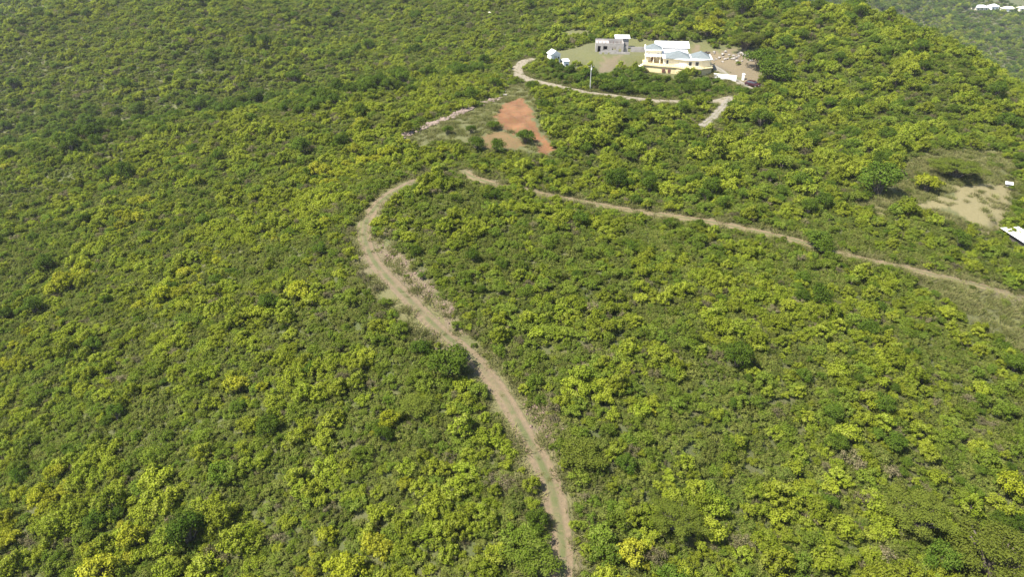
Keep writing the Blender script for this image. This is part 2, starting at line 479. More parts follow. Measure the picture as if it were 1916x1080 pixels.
def plant_mesh(name, seed, mat, nstem=5, stem_r=.05, **kw):
    r = np.random.default_rng(seed + 500)
    v, f, tint, cs = crown_arrays(seed, **kw)
    sv, sf = stems(cs[r.choice(len(cs), min(nstem, len(cs)), replace=False)], stem_r, r)
    me = mesh_np(name, np.r_[v, sv], np.r_[f, sf + len(v)], 4)
    attr_f(me, 'tint', np.r_[tint, np.zeros(len(sv))])
    me.materials.append(mat); me.materials.append(M['bark'])
    me.polygons.foreach_set('material_index', np.r_[np.zeros(len(f), np.int32), np.ones(len(sf), np.int32)].astype(np.int32))
    return me

def tree_meshes(name, seed, mat, trunk_h, **kw):
    v, f, tint, cs = crown_arrays(seed, lift=trunk_h, **kw)
    cr = mesh_np(name + '_crown', v, f, 4); attr_f(cr, 'tint', tint); cr.materials.append(mat)
    r = np.random.default_rng(seed + 900)
    V, F = stems(list(cs), .07, r, 5)
    n = 6; rings = [(-.3, .24), (.0, .17), (trunk_h * .6, .13), (trunk_h + .35, .08)]
    tv = np.array([(math.cos(2 * math.pi * i / n) * q, math.sin(2 * math.pi * i / n) * q, z) for z, q in rings for i in range(n)])
    tf = np.array([(j * n + i, j * n + (i + 1) % n, (j + 1) * n + (i + 1) % n, (j + 1) * n + i) for j in range(3) for i in range(n)])
    tk = mesh_np(name + '_trunk', np.r_[V, tv], np.r_[F, tf + len(V)], 4); tk.materials.append(M['bark'])
    attr_f(tk, 'tint', np.zeros(len(V) + len(tv)))
    return cr, tk

# kinds of plant; unit size: radius about 1 m
SHRUB = {}
for i in range(6):
    SHRUB['green', i] = plant_mesh('green_shrub', 10 + i, M['green'], lobes=11 + 2 * i, leaves=2000, spread=.9 + .05 * i, height=1.05 + .1 * i, leaf=.145, lobe_r=.36 - .02 * i, shell=.6)
for i in range(6):
    SHRUB['lime', i] = plant_mesh('lime_shrub', 30 + i, M['lime'], lobes=13 + 2 * i, leaves=1800, spread=1.0, height=1.1 + .1 * i, leaf=.15, lobe_r=.31 - .015 * i, shell=.6)
for i in range(4):
    SHRUB['olive', i] = plant_mesh('olive_shrub', 50 + i, M['olive'], lobes=11 + 2 * i, leaves=1900, spread=.95, height=1.0 + .12 * i, leaf=.125, lobe_r=.37, up=.5, shell=.6)
for i in range(3):
    SHRUB['dry', i] = plant_mesh('dry_shrub', 70 + i, M['dry'], nstem=14, stem_r=.03, lobes=16, leaves=800, spread=.95, height=1.1, leaf=.12, lobe_r=.34, shell=.3)
for i in range(3):
    SHRUB['under', i] = plant_mesh('undergrowth', 90 + i, M['under'], nstem=4, stem_r=.03, lobes=16, leaves=1100, spread=1.15, height=.55, leaf=.155, lobe_r=.27, up=.8, shell=.55)
TREE = {}
for i in range(4):
    TREE['dark', i] = tree_meshes('dark_tree', 110 + i, M['dark'], .55, lobes=15 + 2 * i, leaves=2900, spread=1.0, height=1.25 + .1 * i, leaf=.135, lobe_r=.39, shell=.65)
for i in range(4):
    TREE['gold', i] = tree_meshes('gold_tree', 130 + i, M['gold'], .35, lobes=18 + i, leaves=2100, spread=1.0, height=1.1 + .1 * i, leaf=.145, lobe_r=.29, shell=.55)
TREE['broad', 0] = tree_meshes('broad_tree', 151, M['broad'], .4, lobes=22, leaves=5200, spread=1.0, height=1.15, leaf=.08, lobe_r=.33, up=.6, shell=.6)
TREE['broad', 1] = tree_meshes('broad_tree', 152, M['green'], .4, lobes=20, leaves=5200, spread=1.0, height=1.15, leaf=.085, lobe_r=.33, up=.6, shell=.6)
TREE['broad', 2] = tree_meshes('broad_tree', 153, M['broad'], .4, lobes=44, leaves=14000, spread=1.0, height=1.2, leaf=.048, lobe_r=.20, up=.5, shell=.55)

def grass_mesh(name, seed, n, hgt, rad):
    r = np.random.default_rng(seed)
    p = r.normal(size=(n, 2)) * rad * .5; a = r.random(n) * 6.283
    h = hgt * (.5 + .8 * r.random(n)); lean = r.normal(size=(n, 2)) * .9 * h[:, None]
    w = .03 + .03 * r.random(n)
    c, s = np.cos(a) * w, np.sin(a) * w
    z0 = np.full(n, -.05)
    v = np.stack([np.c_[p[:, 0] - c, p[:, 1] - s, z0], np.c_[p[:, 0] + c, p[:, 1] + s, z0],
                  np.c_[p[:, 0] + lean[:, 0] + c * .3, p[:, 1] + lean[:, 1] + s * .3, h],
                  np.c_[p[:, 0] + lean[:, 0] - c * .3, p[:, 1] + lean[:, 1] - s * .3, h]], 1).reshape(-1, 3)
    me = mesh_np(name, v, np.arange(n * 4).reshape(-1, 4), 4)
    attr_f(me, 'tint', np.repeat(r.random(n), 4)); me.materials.append(M['grass'])
    return me
GRASS = [grass_mesh('grass_tuft', 200 + i, 90, .42, .75) for i in range(3)]

# ---- where the plants stand
def in_view(x, y, z, m=.12):
    px, py, t = project(x, y, z)
    return (t > 5) & (px > -1916 * m) & (px < 1916 * (1 + m)) & (py > -1080 * .06) & (py < 1080 * (1 + m * 1.6))

def scatter(spacing, r0, r1, seed):
    r = np.random.default_rng(seed)
    xs = np.arange(-r1 * .86, r1 * .86, spacing); ys = np.arange(20, r1, spacing)
    X, Y = np.meshgrid(xs, ys); X = X.ravel() + (r.random(X.size) - .5) * spacing * 1.15; Y = Y.ravel() + (r.random(Y.size) - .5) * spacing * 1.15
    R = np.hypot(X, Y); k = (R >= r0) & (R < r1) & (np.abs(X) < Y * .95 + 26)
    return X[k], Y[k]

gx, gy, gs = [], [], []
for sp, a, b, sc, sd in ((1.28, 24, 135, .80, 1), (1.55, 135, 250, .94, 2), (2.1, 250, 420, 1.2, 3), (4.2, 420, 1000, 2.1, 4)):
    x, y = scatter(sp, a, b, sd); gx.append(x); gy.append(y); gs.append(np.full(x.size, sc))
gx = np.concatenate(gx); gy = np.concatenate(gy); gs = np.concatenate(gs)
gz = h_full(gx, gy)
k = in_view(gx, gy, gz); gx, gy, gz, gs = gx[k], gy[k], gz[k], gs[k]
# keep what the ridges do not hide by far (coarse line-of-sight test with slack)
vis = np.ones(gx.size, bool)
for f in np.linspace(.25, .98, 40):
    hh = h_base(gx * f, gy * f); zl = CAM_Z + (gz + 4 - CAM_Z) * f
    vis &= hh < zl + 7
gx, gy, gz, gs = gx[vis], gy[vis], gz[vis], gs[vis]

dl = np.full(gx.size, 1e9)
for kk in lines:
    d, _ = near_line(gx, gy, lines[kk]); dl = np.minimum(dl, d - half_w[kk])
jx = gx + (vnoise(gx, gy, 2.5, 61) - .5) * 4; jy = gy + (vnoise(gx, gy, 2.5, 62) - .5) * 4
zone = np.zeros(gx.size, int)                       # 0 thicket, 1 open ground, 2 half open
for kk in ('clearing', 'compound', 'straw', 'lawn', 'glade', 'dry1', 'front'): zone[in_poly(jx, jy, POLY[kk])] = 1
cutz = in_poly(jx, jy, POLY['cut']) | in_poly(jx, jy, POLY['cut2']); zone[cutz & (rng.random(gx.size) > .3)] = 1
for kk in ('meadow', 'bank', 'shade', 'verge'): zone[in_poly(jx, jy, POLY[kk]) & (zone == 0)] = 2
zone[in_poly(gx, gy, POLY['yard'])] = 3
U = rng.random(gx.size); U2 = rng.random(gx.size); U3 = rng.random(gx.size)
big = vnoise(gx, gy, 22, 71); med = vnoise(gx, gy, 7, 72); sml = vnoise(gx, gy, 3.2, 73)
pxs, pys, pts_t = project(gx, gy, gz)
# golden and lime drifts seen in the thicket (world places looked up from the ground they stand on)
def blob(px, py, r): c = unproject(px, py, h_full); return c[0], c[1], r
gold_spots = [blob(*q) for q in ((265,390,5.0),(240,425,4.5),(330,540,4.5),(300,575,4),(380,505,4),(690,298,4.5),(650,318,4.5),(620,345,3),(840,290,2.5),(140,530,3.5),(60,950,3.5),(110,925,3.),(215,1040,3.5),(30,985,3),(600,1065,2.6),(690,1060,2),
    (1180,1050,2.2),(455,748,2.4),(365,700,1.8),(640,330,3),(720,300,3.2),(790,272,3.5),(660,250,3),(20,690,2.2),(45,640,2),(610,335,2.2),(700,800,2),(1310,50,5),(1350,48,5))]
lime_spots = [blob(*q) for q in ((330,530,5),(300,570,3),(360,500,3),(560,535,2.6),(550,610,2.6),(640,320,5),(700,300,4),(390,410,4),(130,920,4),(170,870,4),(430,740,3),(20,760,4),(930,900,5),(880,1000,5),(830,1040,4),
    (1460,580,6),(1500,650,6),(1650,760,6),(1600,900,6),(1700,800,5),(1350,560,6),(1480,700,5),(1250,900,6),(1550,560,5),(1120,340,7),(1150,310,6),(1500,260,7),(1640,450,4),(790,300,5),(1690,290,4),(1400,980,5),(1800,600,5),(880,160,8),(800,172,11),(700,195,12),(600,215,12),(500,240,12),(400,265,12),(250,290,12),(60,78,14),(130,52,14),(190,32,14),(450,480,7),(420,560,6),(300,640,6),(560,400,6),(480,380,6),(500,640,5),(240,560,5),(150,600,5),(600,350,8),(520,400,9),(430,450,9),(360,500,9),(290,540,9),(200,560,8),(120,580,8))]
gold_w = np.zeros(gx.size); lime_w = np.zeros(gx.size)
for (cx, cy, r_) in gold_spots: gold_w = np.maximum(gold_w, np.exp(-(((gx - cx) ** 2 + (gy - cy) ** 2) / r_ ** 2)))
for (cx, cy, r_) in lime_spots: lime_w = np.maximum(lime_w, np.exp(-(((gx - cx) ** 2 + (gy - cy) ** 2) / r_ ** 2)))

kind = np.full(gx.size, 'green', dtype=object)
s = .34 * U + .33 * med + .33 * sml
s = np.argsort(np.argsort(s)) / s.size              # even 0..1
lime_cut = .66 - .58 * lime_w - .12 * (big - .5)
kind[s > lime_cut] = 'lime'
kind[(s < .30) & (U2 < .75)] = 'olive'
kind[(s < .18) & (U2 < .85)] = 'under'
kind[(U3 < .135) & (med > .3)] = 'dry'
kind[(U3 < .24) & (sml < .35) & (kind == 'green')] = 'olive'
kind[(U3 > .985)] = 'dark'
valley = np.zeros(gx.size)
for q in ((850,140,14),(700,165,14),(600,185,16),(480,203,18),(330,225,20),(200,244,22),(60,262,24)):
    cx, cy, r_ = blob(*q); valley = np.maximum(valley, np.exp(-(((gx - cx) ** 2 + (gy - cy) ** 2) / r_ ** 2)))
kind[(valley > .35) & (kind == 'lime')] = 'green'; kind[(valley > .45) & (U3 > .8)] = 'dark'
kind[(gold_w > .3) & (U3 < .45)] = 'gold'
kind[(U3 > .06) & (U3 < .0615)] = 'gold'
size = gs * (.52 + .95 * U2 ** 2.0) * (.72 + .56 * med)
corner = ((pxs < 480) & (pys > 800)) | ((pxs > 1450) & (pys > 820)); size[corner & (U > .5)] *= 1.3
size[kind == 'lime'] *= 1.05; size[kind == 'dark'] *= 1.22; size[kind == 'gold'] *= 1.08; size[kind == 'dry'] *= .95; size[kind == 'under'] *= 1.05
size *= np.clip(.75 + (dl - .4) / 5, .6, 1.0)
far = gy > 420
grove = in_poly(gx, gy, POLY['grove']); kind[grove & (U3 > .35)] = 'dark'; kind[grove & (kind == 'lime')] = 'green'
upper = (gx > 15) & (gy > 118) & (gy < 300); kind[upper & (U3 > .90) & (sml < .6)] = 'dark'; size[upper & (U > .62)] *= 1.4
kind[far & (kind == 'green') & (U < .6)] = 'dark'
kind[(pxs > 1450) & (pys > 640) & (pys < 1080) & (U3 > .93)] = 'dark'
kind[far & (kind == 'gold')] = 'olive'; kind[far & (kind == 'lime') & (U < .7)] = 'green'
wob = vnoise(gx, gy, 4.0, 81)
ok = (dl > size * .62 + np.where(gy < 135, -.3 + 1.5 * wob ** 1.5, .1)) & (zone != 1)
# a canopy keeps low where it would lean over the open ground and tracks behind it
LB = [unproject(q, w)[0] for q, w in ((945, 350), (1105, 381), (1515, 457), (1575, 474))]       # where the lane runs behind scrub
hgt = size * 1.25; back = hgt * np.hypot(gx, gy) / np.maximum(CAM_Z - gz - hgt, 5)
for fr in (.35, .7, 1.0):
    q = 1 + fr * back / np.hypot(gx, gy); bx = gx * q; by = gy * q
    hit = np.zeros(gx.size, bool); hard = np.zeros(gx.size, bool)
    for kk in ('straw', 'cut', 'cut2'): hit |= in_poly(bx, by, POLY[kk])
    for kk in ('red', 'clearing', 'soil', 'lawn'): hard |= in_poly(bx, by, POLY[kk])
    for kk in lines:
        m = near_line(bx, by, lines[kk])[0] < half_w[kk] * .8
        if kk == 'road': m &= bx < 42
        if kk == 'lane': m &= ~((bx > LB[0]) & (bx < LB[1])) & ~((bx > LB[2]) & (bx < LB[3]))
        if kk in ('spur', 'drive'): hard |= m
        if kk == 'track': hard |= m & (gy < 62)
        hit |= m
    size[hit & (U > .25)] *= .72
    ok &= ~(hit & (U > .55)) & ~(hard & (U > .12)) & ~(hard & (size > .7))
bnk = in_poly(jx, jy, POLY['bank']) | in_poly(jx, jy, POLY['meadow'])
ok &= ~((zone == 2) & (U > .38)) & ~(bnk & (U > .2)) & ~((zone == 3) & (U > .10))
size[zone == 3] *= .6; size[grove] *= .85
kind[(zone == 2) & (kind != 'under') & (U < .22)] = 'olive'
size[zone == 2] *= .75
gx, gy, gz, size, kind, U, U2, U3, pxs, pys, pts_t = [a[ok] for a in (gx, gy, gz, size, kind, U, U2, U3, pxs, pys, pts_t)]

# plants that stand out singly: picture bearing, kind, variant, radius, label
special = [
 (845,702,'dark',0,2.1,'dark green round tree standing alone beside the bend of the dirt track','tree'),
 (788,664,'dark',1,1.1,'smaller dark green tree next to the round tree by the dirt track','tree'),
 (998,1056,'broad',1,2.3,'wide dense green tree overhanging the left edge of the dirt track','tree'),
 (780,772,'broad',0,1.9,'dull olive round bush below the dark tree by the dirt track','tree'),
 (1088,866,'broad',0,2.2,'dull olive spreading bush on the bank right of the dirt track','tree'),
 (1262,992,'broad',2,2.6,'olive domed tree alone in the lime thicket right of the dirt track','tree'),
 (1850,1090,'broad',2,5.2,'very large olive domed tree with fine even foliage','tree'),
 (1700,985,'broad',2,3.4,'olive domed tree next to the very large olive tree','tree'),
 (1640,362,'dark',2,3.2,'tall dark tree at the edge of the grassy meadow','tree'),
 (1732,358,'gold',0,2.4,'round yellow green bush alone on the grassy meadow','bush'),
 (1785,330,'broad',2,5.0,'broad low grey olive tree at the top of the grassy meadow','tree'),
 (1525,466,'dark',0,1.9,'dark bush growing over the edge of the dirt lane','tree'),
 (1540,478,'dark',1,1.6,'small dark bush close to the edge of the dirt lane','tree'),
 (838,252,'dark',1,1.1,'small tree with dark shade in the grassy clearing beside the red earth','tree'),
 (882,250,'dark',2,1.0,'small slim tree in the middle of the grassy clearing','tree'),
 (924,243,'dark',0,1.2,'small dark tree at the edge of the bare red earth','tree'),
 (892,282,'dark',1,1.6,'dark leafy tree at the lower edge of the grassy clearing','tree'),
 (930,286,'dark',2,1.5,'dark leafy tree below the bare red earth','tree'),
 (983,268,'dark',0,1.7,'dark tree between the two tongues of bare red earth','tree'),
 (882,190,'dark',1,2.0,'dark green bush at the top of the rubble bank','tree'),
 (560,558,'gold',1,1.7,'bright yellow bush alone on the slope left of the dirt track','bush'),
 (1440,150,'dark',2,4.5,'large dark tree beside the parked dark red car','tree'),
 (1420,130,'dark',0,3.6,'dark tree at the edge of the bare yard','tree'),
 (1395,92,'broad',2,5.0,'broad olive tree behind the bare yard','tree'),
 (1325,70,'gold',2,4.2,'yellowing orange tree on the rise behind the yellow house','tree'),
]
sp_xy = []
for q in special:
    c = unproject(q[0], q[1], h_full); sp_xy.append(c)
SPC = np.array(sp_xy); SPR = np.array([q[4] for q in special])
clear = ((np.hypot(gx[:, None] - SPC[None, :, 0], gy[:, None] - SPC[None, :, 1])) < SPR[None] * .8 + size[:, None] * .3).any(1)
gx, gy, gz, size, kind, U, U2, U3, pxs, pys, pts_t = [a[~clear] for a in (gx, gy, gz, size, kind, U, U2, U3, pxs, pys, pts_t)]

def put_tree(name, kd, var, x, y, z, sc, rz, label, cat, group=None, zs=1.0):
    root = empty(name, (x, y, z), rz); root.scale = (sc, sc, sc * zs)
    cr, tk = TREE[kd, var]
    link('crown', cr, [], root); link('trunk', tk, [], root)
    return tag(root, label, cat, group)

NAMES = {'dark': 'dark_tree', 'gold': 'golden_tree', 'broad': 'broad_tree'}
for q, (x, y) in zip(special, sp_xy):
    put_tree(NAMES[q[2]] if q[6] == 'tree' else 'round_bush', q[2], q[3], x, y, hz(x, y), q[4], random.random() * 6.28, q[5], q[6], zs=.38 if q[0] == 1785 else .6 if q[2] == 'broad' or q[4] > 4 else .9)

# ---- which plants are individuals: the ones that show largest of each kind
inframe = (pxs > 0) & (pxs < 1916) & (pys > 0) & (pys < 1100)
apparent = np.where(inframe, size / pts_t, 0)
trk = lines['track']
side = np.array([trk[np.abs(trk[:, 1] - yy).argmin(), 0] if yy < trk[:, 1].max() else -18 for yy in gy]) 
lane = lines['lane']
beyond = np.array([yy > lane[np.abs(lane[:, 0] - xx).argmin(), 1] + 1 for xx, yy in zip(gx, gy)])
PLACE = np.where(gx < side, 'on the slope left of the dirt track', np.where(beyond, 'on the hillside beyond the dirt lane', 'between dirt track and dirt lane'))
LOOK = {'green': ('green_shrub', 'mid green shrub', 'shrub'), 'lime': ('lime_shrub', 'lime green shrub', 'shrub'),
        'olive': ('olive_shrub', 'olive shrub', 'shrub'), 'dry': ('dry_shrub', 'dry brown shrub', 'shrub'),
        'dark': ('dark_tree', 'dark green tree', 'tree'), 'gold': ('golden_tree', 'golden leaved tree', 'tree')}
NVAR = {'green': 6, 'lime': 6, 'olive': 4, 'dry': 3, 'under': 3, 'dark': 4, 'gold': 4}
single = np.zeros(gx.size, bool)
for kd in LOOK:
    idx = np.nonzero((kind == kd) & inframe)[0]
    single[idx[np.argsort(-apparent[idx])[:290]]] = True
var = np.array([int(u * 997) % NVAR[k_] for u, k_ in zip(U3, kind)])
# what each one stands beside: a landmark within reach, else the lie of the land
marks = [(unproject(px, py, h_full), r_, txt) for px, py, r_, txt in (
    (845, 704, 7, 'close to the lone round dark tree'), (560, 562, 7, 'close to the lone yellow bush'), (1850, 1090, 12, 'near the very large olive tree'),
    (1262, 992, 7, 'close to the lone olive domed tree'), (998, 1056, 7, 'beside the wide tree overhanging the dirt track'), (1088, 866, 6, 'close to the spreading bush on the bank'),
    (780, 540, 9, 'on top of the stony cut bank'), (1015, 780, 6, 'above the small bare bank'), (960, 240, 16, 'near the bare red earth'),
    (1900, 440, 11, 'near the shed with white metal roof'), (1840, 380, 15, 'at the edge of the dry meadow'), (1270, 130, 17, 'below the yellow house'), (1400, 150, 14, 'near the driveway'),
    (1150, 100, 16, 'around the unfinished concrete building'), (1036, 115, 12, 'near the white cottage'), (840, 220, 13, 'behind the rubble bank'))]
dtrk = near_line(gx, gy, lines['track'])[0]; dlan = near_line(gx, gy, lines['lane'])[0]; drd = near_line(gx, gy, lines['road'])[0]
NB = {'green': 'a green shrub', 'lime': 'a lime shrub', 'olive': 'an olive shrub', 'dry': 'a dry shrub', 'dark': 'a dark tree', 'gold': 'a golden tree'}
cand = np.nonzero((kind != 'under') & (np.hypot(gx, gy) < 340))[0]
for kd in LOOK:
    g_ = np.nonzero(single & (kind == kd))[0]
    if not len(g_): continue
    lo, hi = np.quantile(size[g_], [.33, .67])
    for i in g_:
        nm, look, cat = LOOK[kd]
        word = 'low' if size[i] < lo else 'large' if size[i] > hi else 'medium'
        place = PLACE[i]
        for (c_, r_, txt) in marks:
            if math.hypot(gx[i] - c_[0], gy[i] - c_[1]) < r_: place = txt; break
        else:
            if dtrk[i] < 5: place = 'right at the edge of the dirt track'
            elif dlan[i] < 5: place = 'right at the edge of the dirt lane'
            elif drd[i] < 6: place = 'right beside the gravel road'
            elif gx[i] < side[i] and np.hypot(gx[i], gy[i]) > 190: place = 'on the far side of the valley'
            elif gx[i] < side[i] and dtrk[i] > 45: place = 'low on the slope below the dirt track'
        d2 = (gx[cand] - gx[i]) ** 2 + (gy[cand] - gy[i]) ** 2; d2[d2 < 1e-6] = 1e9
        nb = NB[kind[cand[d2.argmin()]]]
        lab = word + ' ' + look + ' by ' + nb + ' ' + place; grp = word + ' ' + look + 's beside ' + nb + ' ' + place
        if kd in ('dark', 'gold'):
            put_tree(nm, kd, var[i], gx[i], gy[i], gz[i], size[i], U[i] * 6.28, lab, cat, grp, .8 + .4 * U2[i])
        else:
            o = bpy.data.objects.new(nm, SHRUB[kd, var[i]]); col.objects.link(o)
            o.location = (gx[i], gy[i], gz[i]); o.rotation_euler = ((U2[i] - .5) * .3, (U3[i] - .5) * .3, U[i] * 6.28)
            o.scale = (size[i], size[i] * (.8 + .4 * U3[i]), size[i] * (.8 + .45 * U[i]))
            tag(o, lab, cat, grp)

# ---- the rest: one uncountable mass per stretch of hill, instanced by geometry nodes on its points
PROTO = {}
keep_alive = bpy.data.collections.new('plant_kinds')
def proto(key):
    if key not in PROTO:
        if key[0] in ('dark', 'gold'): me = TREE[key][0]
        elif key[0] == 'grass': me = GRASS[key[1]]
        else: me = SHRUB[key]
        PROTO[key] = bpy.data.objects.new('kind_' + key[0] + str(key[1]), me)
        keep_alive.objects.link(PROTO[key])
    return PROTO[key]

def mass(name, x, y, z, keys, rot, scl, label, cat):
    """keys: list of plant keys, one per point"""
    uniq = sorted(set(keys)); ids = np.array([uniq.index(q) for q in keys])
    me = bpy.data.meshes.new(name); me.vertices.add(len(x))
    me.vertices.foreach_set('co', np.c_[x, y, z].astype(np.float32).ravel())
    a = me.attributes.new('pick', 'INT', 'POINT'); a.data.foreach_set('value', ids.astype(np.int32))
    a = me.attributes.new('turn', 'FLOAT_VECTOR', 'POINT'); a.data.foreach_set('vector', rot.astype(np.float32).ravel())
    a = me.attributes.new('size', 'FLOAT_VECTOR', 'POINT'); a.data.foreach_set('vector', scl.astype(np.float32).ravel())
    o = bpy.data.objects.new(name, me); col.objects.link(o)
    ng = bpy.data.node_groups.new(name + '_scatter', 'GeometryNodeTree')
    ng.interface.new_socket('Geometry', in_out='INPUT', socket_type='NodeSocketGeometry')
    ng.interface.new_socket('Geometry', in_out='OUTPUT', socket_type='NodeSocketGeometry')
    N = ng.nodes; L = ng.links
    gi = N.new('NodeGroupInput'); go = N.new('NodeGroupOutput'); jn = N.new('GeometryNodeJoinGeometry')
    def named(nm, ty):
        q = N.new('GeometryNodeInputNamedAttribute'); q.data_type = ty; q.inputs['Name'].default_value = nm
        return q.outputs['Attribute']
    pk = named('pick', 'INT'); tn = named('turn', 'FLOAT_VECTOR'); sz = named('size', 'FLOAT_VECTOR')
    for i, kx in enumerate(uniq):
        cmpn = N.new('FunctionNodeCompare'); cmpn.data_type = 'INT'; cmpn.operation = 'EQUAL'
        L.new(pk, cmpn.inputs[2]); cmpn.inputs[3].default_value = i
        oi = N.new('GeometryNodeObjectInfo'); oi.inputs['Object'].default_value = proto(kx)
        ip = N.new('GeometryNodeInstanceOnPoints')
        L.new(gi.outputs[0], ip.inputs['Points']); L.new(cmpn.outputs[0], ip.inputs['Selection'])
        L.new(oi.outputs['Geometry'], ip.inputs['Instance']); L.new(tn, ip.inputs['Rotation']); L.new(sz, ip.inputs['Scale'])
        L.new(ip.outputs[0], jn.inputs[0])
    L.new(jn.outputs[0], go.inputs[0])
    md = o.modifiers.new('scatter', 'NODES'); md.node_group = ng
    return tag(o, label, cat, kind='stuff')

rest = ~single
rot_all = np.c_[(U2 - .5) * .35, (U3 - .5) * .35, U * 6.28]
scl_all = np.c_[size, size * (.8 + .4 * U3), size * (.8 + .45 * U)]
keys_all = [(k_, int(v_)) for k_, v_ in zip(kind, var)]
dist = np.hypot(gx, gy)
zones = [
 ('slope_thicket', rest & (gx < side) & (dist < 190), 'dense mixed green scrub covering the slope left of the dirt track'),
 ('wedge_thicket', rest & (gx >= side) & ~beyond & (dist < 190), 'dense mixed green scrub filling the wedge between dirt track and dirt lane'),
 ('upper_thicket', rest & (gx >= side) & beyond & (dist < 330), 'dense green scrub on the hillside beyond the dirt lane and around the houses'),
 ('valley_thicket', rest & (gx < side) & (dist >= 190) & (dist < 420), 'fine textured green scrub on the far side of the valley'),
]
used = np.zeros(gx.size, bool)
for nm, m, lab in zones:
    used |= m
    ii = np.nonzero(m)[0]
    mass(nm, gx[ii], gy[ii], gz[ii], [keys_all[i] for i in ii], rot_all[ii], scl_all[ii], lab, 'scrub')
ii = np.nonzero(rest & ~used)[0]
mass('distant_thicket', gx[ii], gy[ii], gz[ii], [keys_all[i] for i in ii], rot_all[ii], scl_all[ii], 'hazy dark scrub on the distant lower valley slopes', 'scrub')

# undergrowth between the shrubs and dry grass on the open ground
x, y = scatter(1.4, 24, 200, 77); z = h_full(x, y); k = in_view(x, y, z); x, y, z = x[k], y[k], z[k]
d = np.full(x.size, 1e9)
for kk in lines: d = np.minimum(d, near_line(x, y, lines[kk])[0] - half_w[kk])
z1 = np.zeros(x.size, bool)
for kk in ('clearing', 'compound', 'straw', 'cut', 'cut2', 'meadow', 'bank', 'verge', 'dry1'): z1 |= in_poly(x, y, POLY[kk])
k = (d > 1.6) & ~z1; x, y, z = x[k], y[k], z[k]; u = rng.random((x.size, 3))
mass('undergrowth', x, y, z - .08, [('under', int(q * 3)) for q in u[:, 0]], np.c_[u[:, 1] * .2, u[:, 2] * .2, u[:, 0] * 6.28],
     np.c_[.75 + .6 * u[:, 1], .75 + .6 * u[:, 2], .6 + .7 * u[:, 0]], 'low brownish green undergrowth between the shrubs', 'undergrowth')
x, y = scatter(2.6, 200, 420, 79); z = h_full(x, y); k = in_view(x, y, z); x, y, z = x[k], y[k], z[k]
z1 = np.zeros(x.size, bool)
for kk in ('clearing', 'compound', 'yard', 'glade'): z1 |= in_poly(x, y * .985, POLY[kk]) | in_poly(x * 1.02, y * 1.02, POLY[kk])
for kk in lines: z1 |= near_line(x, y, lines[kk])[0] < 5
vis = np.ones(x.size, bool)
for f in np.linspace(.25, .98, 30): vis &= h_base(x * f, y * f) < CAM_Z + (z + 3 - CAM_Z) * f + 6
k = vis & ~z1; x, y, z = x[k], y[k], z[k]; u = rng.random((x.size, 3))
mass('distant_undergrowth', x, y, z - .1, [('under', int(q * 3)) for q in u[:, 0]], np.c_[u[:, 1] * .2, u[:, 2] * .2, u[:, 0] * 6.28],
     np.c_[1.2 + .9 * u[:, 1], 1.2 + .9 * u[:, 2], .9 + .9 * u[:, 0]], 'low green undergrowth between the shrubs of the far hillsides', 'undergrowth')
x, y = scatter(.8, 24, 235, 78); z = h_full(x, y); k = in_view(x, y, z, .03); x, y, z = x[k], y[k], z[k]
d = np.full(x.size, 1e9); 
for kk in lines: d = np.minimum(d, near_line(x, y, lines[kk])[0] - half_w[kk])
z1 = np.zeros(x.size, bool)
for kk in ('clearing', 'straw', 'meadow', 'bank', 'verge', 'dry1', 'glade', 'cut', 'cut2'): z1 |= in_poly(x, y, POLY[kk])
for kk in ('red', 'redlow'): z1 &= ~in_poly(x, y, POLY[kk])
u = rng.random((x.size, 3))
thin = in_poly(x, y, POLY['clearing']) | in_poly(x, y, POLY['straw']) | in_poly(x, y, POLY['cut'])
k = (z1 | (d < 3.6)) & ((d > .0) | ((d < -.85) & (u[:, 2] < .5))) & (u[:, 0] < np.where(in_poly(x, y, POLY['straw']), .08, np.where(thin, .3, .62))) & ~in_poly(x, y, POLY['compound']); x, y, z, u = x[k], y[k], z[k], u[k]
mass('dry_grass', x, y, z, [('grass', int(q * 3)) for q in u[:, 1]], np.c_[u[:, 0] * .1, u[:, 1] * .1, u[:, 2] * 6.28],
     np.c_[.7 + .6 * u[:, 1], .7 + .6 * u[:, 2], .5 + .8 * u[:, 2]] * np.where(d[k] < 0, .42, 1.0)[:, None], 'short dry grass along the tracks and on the clearings', 'grass')
print('PLANTS', gx.size, 'single', int(single.sum()), 'grass', x.size)
